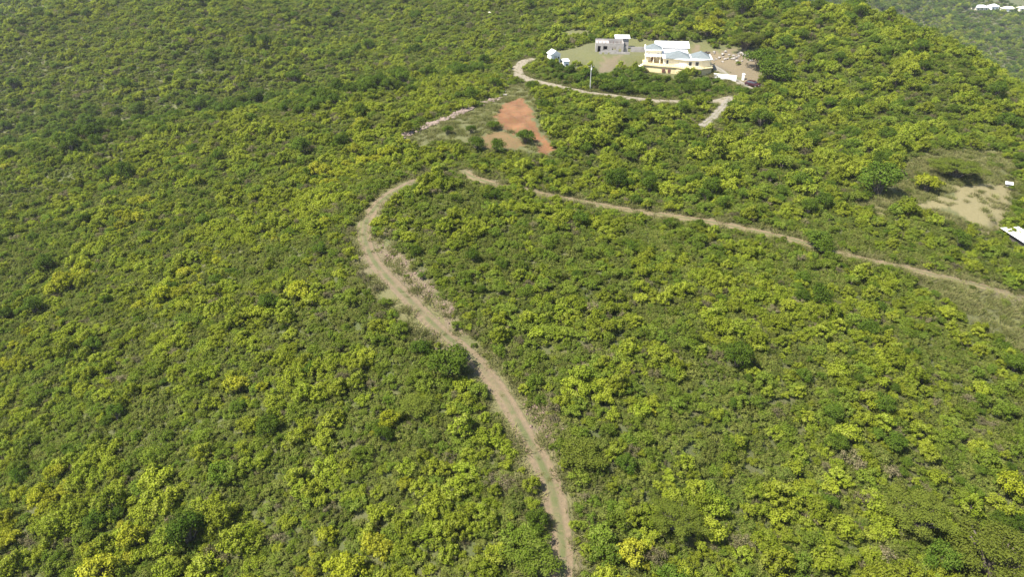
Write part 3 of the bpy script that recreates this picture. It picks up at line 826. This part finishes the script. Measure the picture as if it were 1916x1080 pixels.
# ------------------------------------------------------------------ buildings and other built things
class MB:
    """collects simple solids into one mesh"""
    def __init__(s): s.v = []; s.f = []
    def poly(s, pts, z0, z1):
        n = len(pts); o = len(s.v)
        s.v += [(x, y, z0) for x, y in pts] + [(x, y, z1) for x, y in pts]
        s.f += [tuple(o + i for i in range(n))[::-1], tuple(o + n + i for i in range(n))]
        s.f += [(o + i, o + (i + 1) % n, o + n + (i + 1) % n, o + n + i) for i in range(n)]
        return s
    def box(s, x0, x1, y0, y1, z0, z1): return s.poly([(x0, y0), (x1, y0), (x1, y1), (x0, y1)], z0, z1)
    def hull(s, bottom, top):
        n = len(bottom); o = len(s.v); s.v += list(bottom) + list(top)
        s.f += [tuple(o + i for i in range(n))[::-1], tuple(o + n + i for i in range(n))]
        s.f += [(o + i, o + (i + 1) % n, o + n + (i + 1) % n, o + n + i) for i in range(n)]
        return s
    def hip(s, x0, x1, y0, y1, z, h, ov=.4):
        x0 -= ov; x1 += ov; y0 -= ov; y1 += ov; o = len(s.v)
        w, d = x1 - x0, y1 - y0; q = min(w, d) / 2
        if w >= d: a, b = (x0 + q, (y0 + y1) / 2, z + h), (x1 - q, (y0 + y1) / 2, z + h)
        else: a, b = ((x0 + x1) / 2, y0 + q, z + h), ((x0 + x1) / 2, y1 - q, z + h)
        s.v += [(x0, y0, z), (x1, y0, z), (x1, y1, z), (x0, y1, z), a, b]
        if w >= d: s.f += [(o, o + 1, o + 5, o + 4), (o + 1, o + 2, o + 5), (o + 2, o + 3, o + 4, o + 5), (o + 3, o, o + 4)]
        else: s.f += [(o, o + 1, o + 4), (o + 1, o + 2, o + 5, o + 4), (o + 2, o + 3, o + 5), (o + 3, o, o + 4, o + 5)]
        s.f.append((o + 3, o + 2, o + 1, o)); return s
    def cyl(s, c, r, h, n=10, axis='z', r2=None):
        o = len(s.v); r2 = r if r2 is None else r2
        for k, q in ((0, r), (1, r2)):
            for i in range(n):
                a = 2 * math.pi * i / n; u, v = math.cos(a) * q, math.sin(a) * q; w = h * k
                s.v.append((c[0] + u, c[1] + v, c[2] + w) if axis == 'z' else (c[0] + u, c[1] + w, c[2] + v) if axis == 'y' else (c[0] + w, c[1] + u, c[2] + v))
        s.f += [tuple(o + i for i in range(n))[::-1], tuple(o + n + i for i in range(n))]
        s.f += [(o + i, o + (i + 1) % n, o + n + (i + 1) % n, o + n + i) for i in range(n)]
        return s
    def build(s, name, mat, parent=None, bevel=0):
        me = bpy.data.meshes.new(name); me.from_pydata(s.v, [], s.f); me.update()
        bm = bmesh.new(); bm.from_mesh(me); bmesh.ops.recalc_face_normals(bm, faces=bm.faces)
        if bevel: bmesh.ops.bevel(bm, geom=list(bm.edges), offset=bevel, segments=2, affect='EDGES')
        bm.to_mesh(me); bm.free()
        return link(name, me, mat, parent)

M['yellow'] = plain('yellow_render', (.64, .52, .28), .85, .10, 1.2)
M['cream'] = plain('cream_render', (.74, .68, .52), .85, .08, 1.2)
M['white'] = plain('white_paint', (.78, .77, .74), .7, .06, 1.5)
M['white_roof'] = plain('white_roof_sheet', (.72, .71, .70), .5, .07, .8)
M['blue_roof'] = plain('blue_grey_roof', (.135, .155, .155), .8, .12, 1.5)
M['concrete'] = plain('bare_concrete', (.34, .31, .28), .9, .16, .9)
M['glass'] = plain('window_glass', (.05, .06, .07), .12, .1, 2)
M['void'] = plain('unlit_interior', (.06, .05, .045), .9, .1, 2)
M['rust'] = plain('red_brown_door', (.17, .07, .05), .6, .15, 2)
M['car'] = plain('dark_red_car_paint', (.045, .010, .013), .3, .1, 1)
M['tyre'] = plain('tyre_rubber', (.02, .02, .02), .9, .1, 4)
M['chrome'] = plain('bare_metal', (.5, .5, .5), .35, .1, 4, .9)
M['lamp'] = plain('headlamp_lens', (.7, .7, .68), .2, .05, 4)
M['stone'] = plain('pale_stone', (.29, .26, .225), .95, .2, 1.2)
M['pinkstone'] = plain('pinkish_rubble', (.21, .155, .125), .95, .2, 1.2)
M['cutstone'] = plain('earthy_rubble', (.165, .112, .080), .95, .2, 1.2)
M['timber'] = plain('weathered_timber_and_shade', (.095, .080, .068), .9, .25, 2)  # timber of heap and crossarm; on the shed wall it paints shade
M['pole'] = plain('grey_pole', (.42, .41, .38), .8, .12, 2)

def window(parent, x0, x1, z0, z1, y, frame='white', side='y'):
    """window set in a wall that faces -y (or -x), glass back from the frame"""
    b = .08
    if side == 'y':
        fr = MB().box(x0 - b, x1 + b, y - .06, y + .05, z0 - b, z0).box(x0 - b, x1 + b, y - .06, y + .05, z1, z1 + b)
        fr.box(x0 - b, x0, y - .06, y + .05, z0, z1).box(x1, x1 + b, y - .06, y + .05, z0, z1)
        w = MB().box(x0, x1, y - .03, y + .04, z0, z1).build('window', M['glass'], parent)
    else:
        fr = MB().box(y - .06, y + .05, x0 - b, x1 + b, z0 - b, z0).box(y - .06, y + .05, x0 - b, x1 + b, z1, z1 + b)
        fr.box(y - .06, y + .05, x0 - b, x0, z0, z1).box(y - .06, y + .05, x1, x1 + b, z0, z1)
        w = MB().box(y - .03, y + .04, x0, x1, z0, z1).build('window', M['glass'], parent)
    fr.build('frame', M[frame], w)
    return w

# --- the yellow house
x, y = PAD['house'][:2]
hr = empty('yellow_house', (x, y, PAD['house'][2] - .05), -.14)
tag(hr, 'large cream and yellow hillside house with blue grey hip roofs', 'house')
plan = [(-10, 3.6), (-5.4, 1.8), (-1.2, 1.0), (1.1, -.4), (5.6, -.4), (8.6, 1.6), (9.0, 9.5), (-10, 9.5)]
MB().poly(plan, -2.5, 2.1).build('lower_storey', M['yellow'], hr)
ex = [(px_ * 1.03, py_ - .28) for px_, py_ in plan[:6]] + [(9.2, 9.7), (-10.3, 9.7)]
MB().poly(ex, 2.1, 2.34).build('terrace_slab', M['yellow'], hr)
hr.scale = (1.05, 1.0, .88)
rail = MB()
for (a, b) in zip(ex[:5], ex[1:6]):
    L_ = math.hypot(b[0] - a[0], b[1] - a[1]); n_ = max(2, int(L_ / .5))
    for i in range(n_):
        q = (i + .5) / n_; cx_, cy_ = a[0] + (b[0] - a[0]) * q, a[1] + (b[1] - a[1]) * q + .14
        rail.box(cx_ - .06, cx_ + .06, cy_ - .06, cy_ + .06, 2.34, 2.95)
    rail.hull([(a[0], a[1] + .04, 2.95), (b[0], b[1] + .04, 2.95), (b[0], b[1] + .24, 2.95), (a[0], a[1] + .24, 2.95)],
              [(a[0], a[1] + .04, 3.08), (b[0], b[1] + .04, 3.08), (b[0], b[1] + .24, 3.08), (a[0], a[1] + .24, 3.08)])
rail.build('balustrade', M['yellow'], hr)
MB().poly([(-4.6, 3.0), (-.6, 2.4), (1.6, 1.4), (5.4, 1.4), (8.2, 2.9), (8.2, 9.0), (-4.6, 9.0)], 2.34, 4.5).build('upper_storey', M['cream'], hr)
MB().poly([(-5.0, 2.5), (-.7, 1.9), (1.5, .9), (5.5, .9), (8.7, 2.6), (8.7, 9.4), (-5.0, 9.4)], 4.5, 4.78).build('fascia', M['white'], hr)
MB().hip(-3.9, 2.4, 2.3, 9.0, 4.785, 1.9, .3).build('roof', M['blue_roof'], hr)
MB().hip(3.3, 8.0, 2.9, 9.0, 4.785, 1.7, .3).build('roof', M['blue_roof'], hr)
MB().box(-9.6, -5.2, 8.2, 13.0, -2, 5.9).build('tower', M['cream'], hr)
MB().box(-9.95, -4.85, 7.85, 13.4, 5.9, 6.16).build('fascia', M['white'], hr)
MB().hip(-9.6, -5.2, 8.2, 13.0, 6.165, 1.5, .25).build('roof', M['blue_roof'], hr)
MB().box(-5.18, 2.2, 9.72, 13.6, -2, 4.9).build('court_block', M['white'], hr)
MB().box(-4.82, 2.5, 9.42, 13.9, 4.9, 5.1).build('court_roof', M['white_roof'], hr)
wing = MB().box(-6.2, 2.6, 14.5, 19.5, -2, 5.6).build('rear_wing', M['white'], hr)
MB().hull([(-6.8, 13.95, 5.6), (3.2, 13.95, 5.6), (3.2, 20, 6.0), (-6.8, 20, 6.0)], [(-6.8, 13.95, 5.8), (3.2, 13.95, 5.8), (3.2, 20, 6.7), (-6.8, 20, 6.7)]).build('rear_roof', M['white_roof'], hr)
for (a, b, c, d, yy) in ((-3.9, -2.9, 2.75, 4.0, 2.86), (2.2, 3.0, 2.75, 4.0, 1.4), (4.0, 4.9, 2.75, 4.0, 1.4), (-9.1, -8.4, 3.6, 5.0, 8.2), (-6.4, -5.7, 3.6, 5.0, 8.2)):
    window(hr, a, b, c, d, yy - .02)
for (a, b, c, d, yy) in ((1.7, 2.5, .5, 1.5, -.4), (4.2, 5.2, .5, 1.5, -.4)): window(hr, a, b, c, d, yy - .02, 'cream')
dr = MB().box(-7.9, -6.8, 8.12, 8.26, 2.345, 4.6).build('door', M['rust'], hr); MB().box(-7.05, -6.95, 8.05, 8.118, 3.4, 3.6).build('handle', M['chrome'], dr)
for xx in (-4.6, -3.0): MB().box(xx - .35, xx + .35, 1.15, 1.62, .4, 1.5).build('shutter', M['rust'], hr)
for xx in (-9.4, -7.4, -5.6): MB().cyl((xx, 4.6, 2.345), .16, 2.3).build('porch_column', M['cream'], hr)
MB().box(-9.9, -5.3, 4.2, 7.8, 4.65, 4.85).build('porch_roof', M['cream'], hr)
st = MB()
for i in range(7): st.box(-13.2 + i * .45, -12.75 + i * .45, 4.0, 6.0, -2, .1 + i * .31)
st.build('stair', M['cream'], hr)

# --- unfinished concrete building
x, y = PAD['ruin'][:2]
cr_ = empty('concrete_shell', (x, y, PAD['ruin'][2] - .05), -.08)
tag(cr_, 'unfinished grey concrete building with open doorways on the lawn', 'building')
cr_.scale = (1.05, 1, .8)
wl = MB()
def wall_holes(mb, x0, x1, y0, y1, z1, holes):
    xs = x0
    for (a, b, c, d) in sorted(holes):
        mb.box(xs, a, y0, y1, -1.5, z1)
        if c > 0: mb.box(a, b, y0, y1, -1.5, c)
        if d < z1: mb.box(a, b, y0, y1, d, z1)
        xs = b
    mb.box(xs, x1, y0, y1, -1.5, z1)
wall_holes(wl, -7.5, .8, 0, .25, 3.4, [(-6.9, -6.0, 0, 2.3), (-5.2, -4.0, .9, 2.3), (-2.6, -1.4, .9, 2.2), (-.6, .2, 0, 2.2)])
wl.build('front_wall', M['concrete'], cr_)
MB().box(-7.5, -7.25, .252, 5, -1.5, 3.4).build('side_wall', M['concrete'], cr_)
MB().box(.55, .8, .252, 5, -1.5, 3.4).build('side_wall', M['concrete'], cr_)
MB().box(-7.5, .8, 5.002, 5.25, -1.5, 3.9).build('back_wall', M['concrete'], cr_)
MB().box(-3.6, -3.4, .252, 5, -1.5, 3.1).build('partition', M['concrete'], cr_)
MB().box(-7.24, -3.62, .3, 4.98, 3.1, 3.3).build('floor_slab', M['concrete'], cr_)
rw = MB(); wall_holes(rw, .802, 7.6, .6, .85, 2.0, [(2.2, 3.0, 0, 1.8)]); rw.build('low_wall', M['concrete'], cr_)
MB().box(7.35, 7.6, .852, 4, -1.5, 2.3).build('end_pier', M['white'], cr_)
MB().box(-1.0, 2.6, 5.6, 9, -1.5, 3.6).build('rear_room', M['concrete'], cr_)
MB().hull([(-1.6, 5.3, 3.95), (3, 5.3, 3.95), (3, 9.6, 4.3), (-1.6, 9.6, 4.3)], [(-1.6, 5.3, 4.1), (3, 5.3, 4.1), (3, 9.6, 4.6), (-1.6, 9.6, 4.6)]).build('roof', M['white_roof'], cr_)
for i in range(7): MB().box(-6.8 + i * 1.1, -6.68 + i * 1.1, .05, .17, 3.4, 4.1).build('rebar_post', M['rust'], cr_)
rt = MB(); wall_holes(rt, -6.5, 2.5, -3.2, -2.95, .9, [(-5.6, -4.9, 0, .7), (-3.9, -3.4, 0, .7)]); rt.build('retaining_wall', M['concrete'], cr_)

# --- small white cottage and white outhouse
x, y = PAD['cottage'][:2]
ct = empty('white_cottage', (x, y, PAD['cottage'][2] - .05), .35)
tag(ct, 'small white cottage with pale roof at the end of the lawn', 'cottage')
MB().box(-1.5, 1.5, -1.5, 1.5, -1, 2.5).build('wall', M['white'], ct)
MB().hull([(-1.8, -1.8, 2.5), (1.8, -1.8, 2.5), (1.8, 1.8, 2.5), (-1.8, 1.8, 2.5)], [(-.05, -1.8, 3.6), (.05, -1.8, 3.6), (.05, 1.8, 3.6), (-.05, 1.8, 3.6)]).build('roof', M['white_roof'], ct)
dr = MB().box(-.5, .4, -1.56, -1.44, 0, 2.0).build('door', M['pole'], ct); MB().box(.22, .3, -1.62, -1.562, .95, 1.1).build('handle', M['chrome'], dr)
window(ct, .65, 1.2, 1.0, 1.8, -1.52)
x, y = PAD['outhouse'][:2]
oh = empty('white_outhouse', (x, y, PAD['outhouse'][2] - .05), .2)
tag(oh, 'narrow white outhouse with a dark opening below the white cottage', 'outhouse')
MB().box(-.8, .8, -.8, .8, -1, 2.3).build('wall', M['white'], oh)
MB().hull([(-1, -1, 2.3), (1, -1, 2.3), (1, 1, 2.3), (-1, 1, 2.3)], [(-1, -1, 2.4), (1, -1, 2.4), (1, 1, 2.75), (-1, 1, 2.75)]).build('roof', M['white_roof'], oh)
window(oh, -.1, .5, .9, 1.6, -.82)

# --- white wall and gate pier along the driveway, dark red car
c = unproject(1356, 149, h_full); wz = hz(*c)
ww = empty('retaining_wall', (c[0], c[1], wz - .1), -.5)
tag(ww, 'white rendered retaining wall below the driveway', 'wall')
MB().box(-3.2, 3.2, -.15, .15, -1, 1.5).build('wall', M['white'], ww)
MB().box(-3.3, 3.3, -.22, .22, 1.503, 1.62).build('coping', M['cream'], ww)
c = unproject(1390, 149, h_full)
gp = empty('gate_pier', (c[0], c[1], hz(*c) - .1), -.4)
tag(gp, 'square white gate pier beside the driveway end', 'pier')
MB().box(-.35, .35, -.35, .35, -.5, 1.7).build('shaft', M['white'], gp); MB().hull([(-.45, -.45, 1.7), (.45, -.45, 1.7), (.45, .45, 1.7), (-.45, .45, 1.7)], [(-.1, -.1, 2), (.1, -.1, 2), (.1, .1, 2), (-.1, .1, 2)]).build('cap', M['white'], gp)

def make_car(loc, rz):
    r = empty('parked_car', loc, rz); tag(r, 'dark red car parked where the driveway meets the dark tree', 'car')
    body = MB().hull([(-.82, -2.1, .32), (.82, -2.1, .32), (.82, 2.1, .32), (-.82, 2.1, .32)], [(-.85, -2.15, .75), (.85, -2.15, .75), (.85, 2.15, .75), (-.85, 2.15, .75)])
    body.hull([(-.852, -2.152, .752), (.852, -2.152, .752), (.852, 2.152, .752), (-.852, 2.152, .752)], [(-.78, -2.0, .98), (.78, -2.0, .98), (.78, 2.0, 1.0), (-.78, 2.0, 1.0)])
    body.build('body', M['car'], r, .04)
    MB().hull([(-.74, -1.0, .985), (.74, -1.0, .985), (.74, 1.9, .985), (-.74, 1.9, .985)], [(-.6, -.35, 1.5), (.6, -.35, 1.5), (.6, 1.45, 1.5), (-.6, 1.45, 1.5)]).build('cabin', M['car'], r, .03)
    MB().hull([(-.62, -.97, 1.05), (.62, -.97, 1.05), (.62, -.9, 1.05), (-.62, -.9, 1.05)], [(-.55, -.48, 1.42), (.55, -.48, 1.42), (.55, -.4, 1.42), (-.55, -.4, 1.42)]).build('windscreen', M['glass'], r)
    for sx in (-1, 1):
        MB().hull([(sx * .735, -.75, 1.06), (sx * .735, 1.6, 1.06), (sx * .68, 1.6, 1.06), (sx * .68, -.75, 1.06)], [(sx * .635, -.3, 1.42), (sx * .635, 1.3, 1.42), (sx * .58, 1.3, 1.42), (sx * .58, -.3, 1.42)]).build('side_window', M['glass'], r)
        MB().box(sx * .62 - .16, sx * .62 + .16, -2.2, -2.12, .6, .74).build('headlight', M['lamp'], r)
        for yy in (-1.3, 1.3):
            w = empty('wheel', (sx * .78, yy, .32)); w.parent = r
            MB().cyl((-.1, 0, 0), .32, .2, 14, 'x').build('tyre', M['tyre'], w); MB().cyl((-.11, 0, 0), .19, .22, 10, 'x').build('rim', M['chrome'], w)
    return r
c = unproject(1408, 161, h_full); make_car((c[0], c[1], hz(*c) + .03), .75)

# --- utility pole
c = unproject(1104, 168, h_full); pl = empty('utility_pole', (c[0], c[1], hz(*c)), .3)
tag(pl, 'slender grey utility pole beside the gravel road', 'pole')
MB().cyl((0, 0, -.5), .13, 7.0, 10, 'z', .09).build('shaft', M['pole'], pl)
MB().box(-.8, .8, -.06, .06, 6.0, 6.12).build('crossarm', M['timber'], pl)
for xx in (-.65, .65): MB().cyl((xx, 0, 6.121), .05, .2, 8).build('insulator', M['white'], pl)
MB().cyl((0, -.25, 5.3), .17, .55, 10).build('transformer', M['white'], pl)

# --- white roofed sheds on the right
def at_height(px, py, z):
    dx, dy, dz = ray(px, py); t = (z - CAM_Z) / dz; return np.array([dx * t, dy * t])
x, y = PAD['shed'][:2]; z0 = PAD['shed'][2]
A = at_height(1872, 425, z0 + 1.5); B = at_height(1888, 413.5, z0 + 1.5); dv = at_height(1921, 456, z0 + 1.5) - A
ang = math.atan2(dv[1], dv[0]); Wd = np.linalg.norm(B - A) * abs(math.sin(math.atan2(*(B - A)[::-1]) - ang))
Lr = 9.0
sh = empty('roofed_shed', (A[0], A[1], z0 - .05), ang)
sh.scale = (1, 1, .57)
tag(sh, 'long shed with bright white corrugated metal roof among the shrubs', 'shed')
MB().box(.5, Lr - .5, .5, Wd - .4, -1, 2.45).build('wall', M['timber'], sh)  # dark colour stands in for the shade below the roof edge
rf = MB().hull([(0, 0, 2.45), (Lr, 0, 2.45), (Lr, Wd, 2.75), (0, Wd, 2.75)], [(0, 0, 2.5), (Lr, 0, 2.5), (Lr, Wd, 2.8), (0, Wd, 2.8)]).build('roof', M['white_roof'], sh)
for i in range(30):
    xx = .15 + i * .3
    MB().hull([(xx, .01, 2.503), (xx + .08, .01, 2.503), (xx + .08, Wd - .01, 2.803), (xx, Wd - .01, 2.803)], [(xx + .02, .01, 2.54), (xx + .06, .01, 2.54), (xx + .06, Wd - .01, 2.84), (xx + .02, Wd - .01, 2.84)]).build('rib', M['white_roof'], rf)
c = unproject(1886, 350, h_full)
hs = empty('small_hut', (c[0], c[1], hz(*c) - .1), -.5)
hs.scale = (.75, .75, .7)
tag(hs, 'tiny hut with white sheet roof at the edge of the dry meadow', 'hut')
MB().box(-.7, .7, -.5, .5, -.5, 1.2).build('wall', M['concrete'], hs)
MB().hull([(-.95, -.75, 1.2), (.95, -.75, 1.2), (.95, .75, 1.5), (-.95, .75, 1.5)], [(-.95, -.75, 1.25), (.95, -.75, 1.25), (.95, .75, 1.55), (-.95, .75, 1.55)]).build('roof', M['white_roof'], hs)

# --- far houses across the valley
def far_house(px, py, w, d, h, rz, wall, roof, label):
    c = unproject(px, py, h_full); r = empty('distant_house', (c[0], c[1], hz(*c) - .3), rz); tag(r, label, 'house', None)
    MB().box(-w / 2, w / 2, -d / 2, d / 2, -4, h).build('wall', M[wall], r)
    MB().hip(-w / 2, w / 2, -d / 2, d / 2, h, min(2.2, h * .5), min(.6, w * .08)).build('roof', M[roof], r)
    n = max(2, int(w / 4))
    for i in range(n):
        q = -w / 2 + (i + .5) * w / n; window(r, q - .6, q + .6, h * .35, h * .75, -d / 2 - .02)
far_house(1832, 19, 14, 8, 4.0, .1, 'cream', 'white_roof', 'long white roofed house far across the valley')
far_house(1856, 19, 9, 7, 5.0, .2, 'white', 'white_roof', 'tall white house far across the valley beside the long one')
far_house(1885, 22, 13, 8, 4.2, -.1, 'white', 'cream', 'wide white house with pale roof far across the valley')
far_house(1912, 20, 10, 8, 3.6, 0, 'cream', 'cream', 'low tan house far across the valley')
far_house(916, 26, 1.6, 1.4, .9, .3, 'concrete', 'cream', 'tiny pale shack on the wooded far hillside')

# --- stones: rubble bank, loose rocks, timber heap
def rock_mesh(seed, sub=1):
    bm = bmesh.new(); bmesh.ops.create_icosphere(bm, subdivisions=sub, radius=1); r = random.Random(seed)
    for v in bm.verts: v.co *= .72 + .5 * r.random(); v.co.z *= .75
    me = bpy.data.meshes.new('rock'); bm.to_mesh(me); bm.free(); return me
ROCK = [rock_mesh(i) for i in range(5)]
for me in ROCK: me.materials.append(M['stone'])
def rock(px, py, s_, label, grp=None, i=0):
    c = unproject(px, py, h_full); o = bpy.data.objects.new('rock', ROCK[i % 5]); col.objects.link(o)
    o.location = (c[0], c[1], hz(*c) + s_ * .25); o.scale = (s_, s_ * .85, s_ * .8); o.rotation_euler = (0, 0, i * 1.7)
    return tag(o, label, 'rock', grp)
rock(1634, 414, .95, 'grey boulder in the scrub between dirt lane and dry meadow')
R_ = random.Random(3)
for i in range(44):
    rock(1335 + R_.random() * 75, 96 + R_.random() * 20, .2 + R_.random() * .55, 'pale loose rock lying in the bare yard behind the yellow house', 'rocks in the bare yard', i)
for i, (px, py) in enumerate(((936, 176), (943, 173), (941, 179), (947, 178), (934, 180), (928, 183))):
    rock(px, py, .55 + .12 * (i % 3), 'pale stone block heaped at the end of the rubble bank', 'stone blocks at the rubble bank', i)
def strew(name, line, n, wid, smin, smax, mat, label, cat, seed):
    r = random.Random(seed); V = []; F = []
    proto_ = [([tuple(v.co) for v in m.vertices], [tuple(p.vertices) for p in m.polygons]) for m in [rock_mesh(seed + j, 1) for j in range(4)]]
    ln = smooth_line([unproject(*q) for q in line])
    for i in range(n):
        p = ln[r.randrange(len(ln))] + np.array([r.gauss(0, wid), r.gauss(0, wid)]); s_ = smin + (smax - smin) * r.random() ** 2
        z_ = hz(p[0], p[1]); vs, fs = proto_[i % 4]; o_ = len(V); a_ = r.random() * 6.28; ca, sa = math.cos(a_) * s_, math.sin(a_) * s_
        V += [(p[0] + x_ * ca - y_ * sa, p[1] + x_ * sa + y_ * ca, z_ + zz_ * s_ + s_ * .3) for x_, y_, zz_ in vs]; F += [tuple(o_ + q for q in f) for f in fs]
    me = bpy.data.meshes.new(name); me.from_pydata(V, [], F); me.update()
    return tag(link(name, me, mat), label, cat, kind='stuff')
strew('rubble_bank', [(752, 257), (790, 241), (830, 224), (870, 207), (905, 194), (932, 184)], 900, .6, .15, .6, M['pinkstone'], 'low pinkish rubble bank along the upper edge of the clearing', 'rubble', 11)
strew('cut_rubble', [(712, 455), (750, 492), (790, 530), (825, 570), (852, 602)], 200, .7, .06, .26, M['cutstone'], 'loose pinkish stones on the cut bank above the dirt track', 'rubble', 17)
strew('brush_rubble', [(1000, 762), (1020, 790), (1040, 812)], 160, .8, .06, .26, M['cutstone'], 'loose stones on the bare bank right of the dirt track', 'rubble', 23)
c = unproject(1319, 101, h_full); r = random.Random(9); th = MB()
for i in range(60):
    a = r.random() * 6.28; l = .8 + r.random() * 1.6; cx_, cy_ = r.gauss(0, 1.0), r.gauss(0, .7); zz = max(0, 1.3 - math.hypot(cx_, cy_) * .6) * r.random()
    dx_, dy_ = math.cos(a) * l / 2, math.sin(a) * l / 2; nx_, ny_ = -math.sin(a) * .09, math.cos(a) * .09; t_ = r.gauss(0, .15)
    th.hull([(cx_ - dx_ - nx_, cy_ - dy_ - ny_, zz), (cx_ + dx_ - nx_, cy_ + dy_ - ny_, zz + t_), (cx_ + dx_ + nx_, cy_ + dy_ + ny_, zz + t_), (cx_ - dx_ + nx_, cy_ - dy_ + ny_, zz)],
            [(cx_ - dx_ - nx_, cy_ - dy_ - ny_, zz + .08), (cx_ + dx_ - nx_, cy_ + dy_ - ny_, zz + t_ + .08), (cx_ + dx_ + nx_, cy_ + dy_ + ny_, zz + t_ + .08), (cx_ - dx_ + nx_, cy_ - dy_ + ny_, zz + .08)])
o = th.build('timber_heap', M['timber']); o.location = (c[0], c[1], hz(*c)); tag(o, 'heap of dark brown scrap timber in the bare yard', 'timber heap')

# ------------------------------------------------------------------ the air
hm, nt, out = newmat('haze_air'); vol = nt.nodes.new('ShaderNodeVolumePrincipled')
vol.inputs['Color'].default_value = (.92, .95, 1.0, 1); vol.inputs['Density'].default_value = HAZE; vol.inputs['Anisotropy'].default_value = .2
nt.links.new(vol.outputs[0], out.inputs['Volume'])
ho = MB().box(-2500, 2500, -40, 2750, HAZE_Z0, HAZE_Z1).build('haze', hm)
tag(ho, kind='stuff'); ho['label'] = 'thin bluish haze over the hills and valley'; ho['category'] = 'haze'
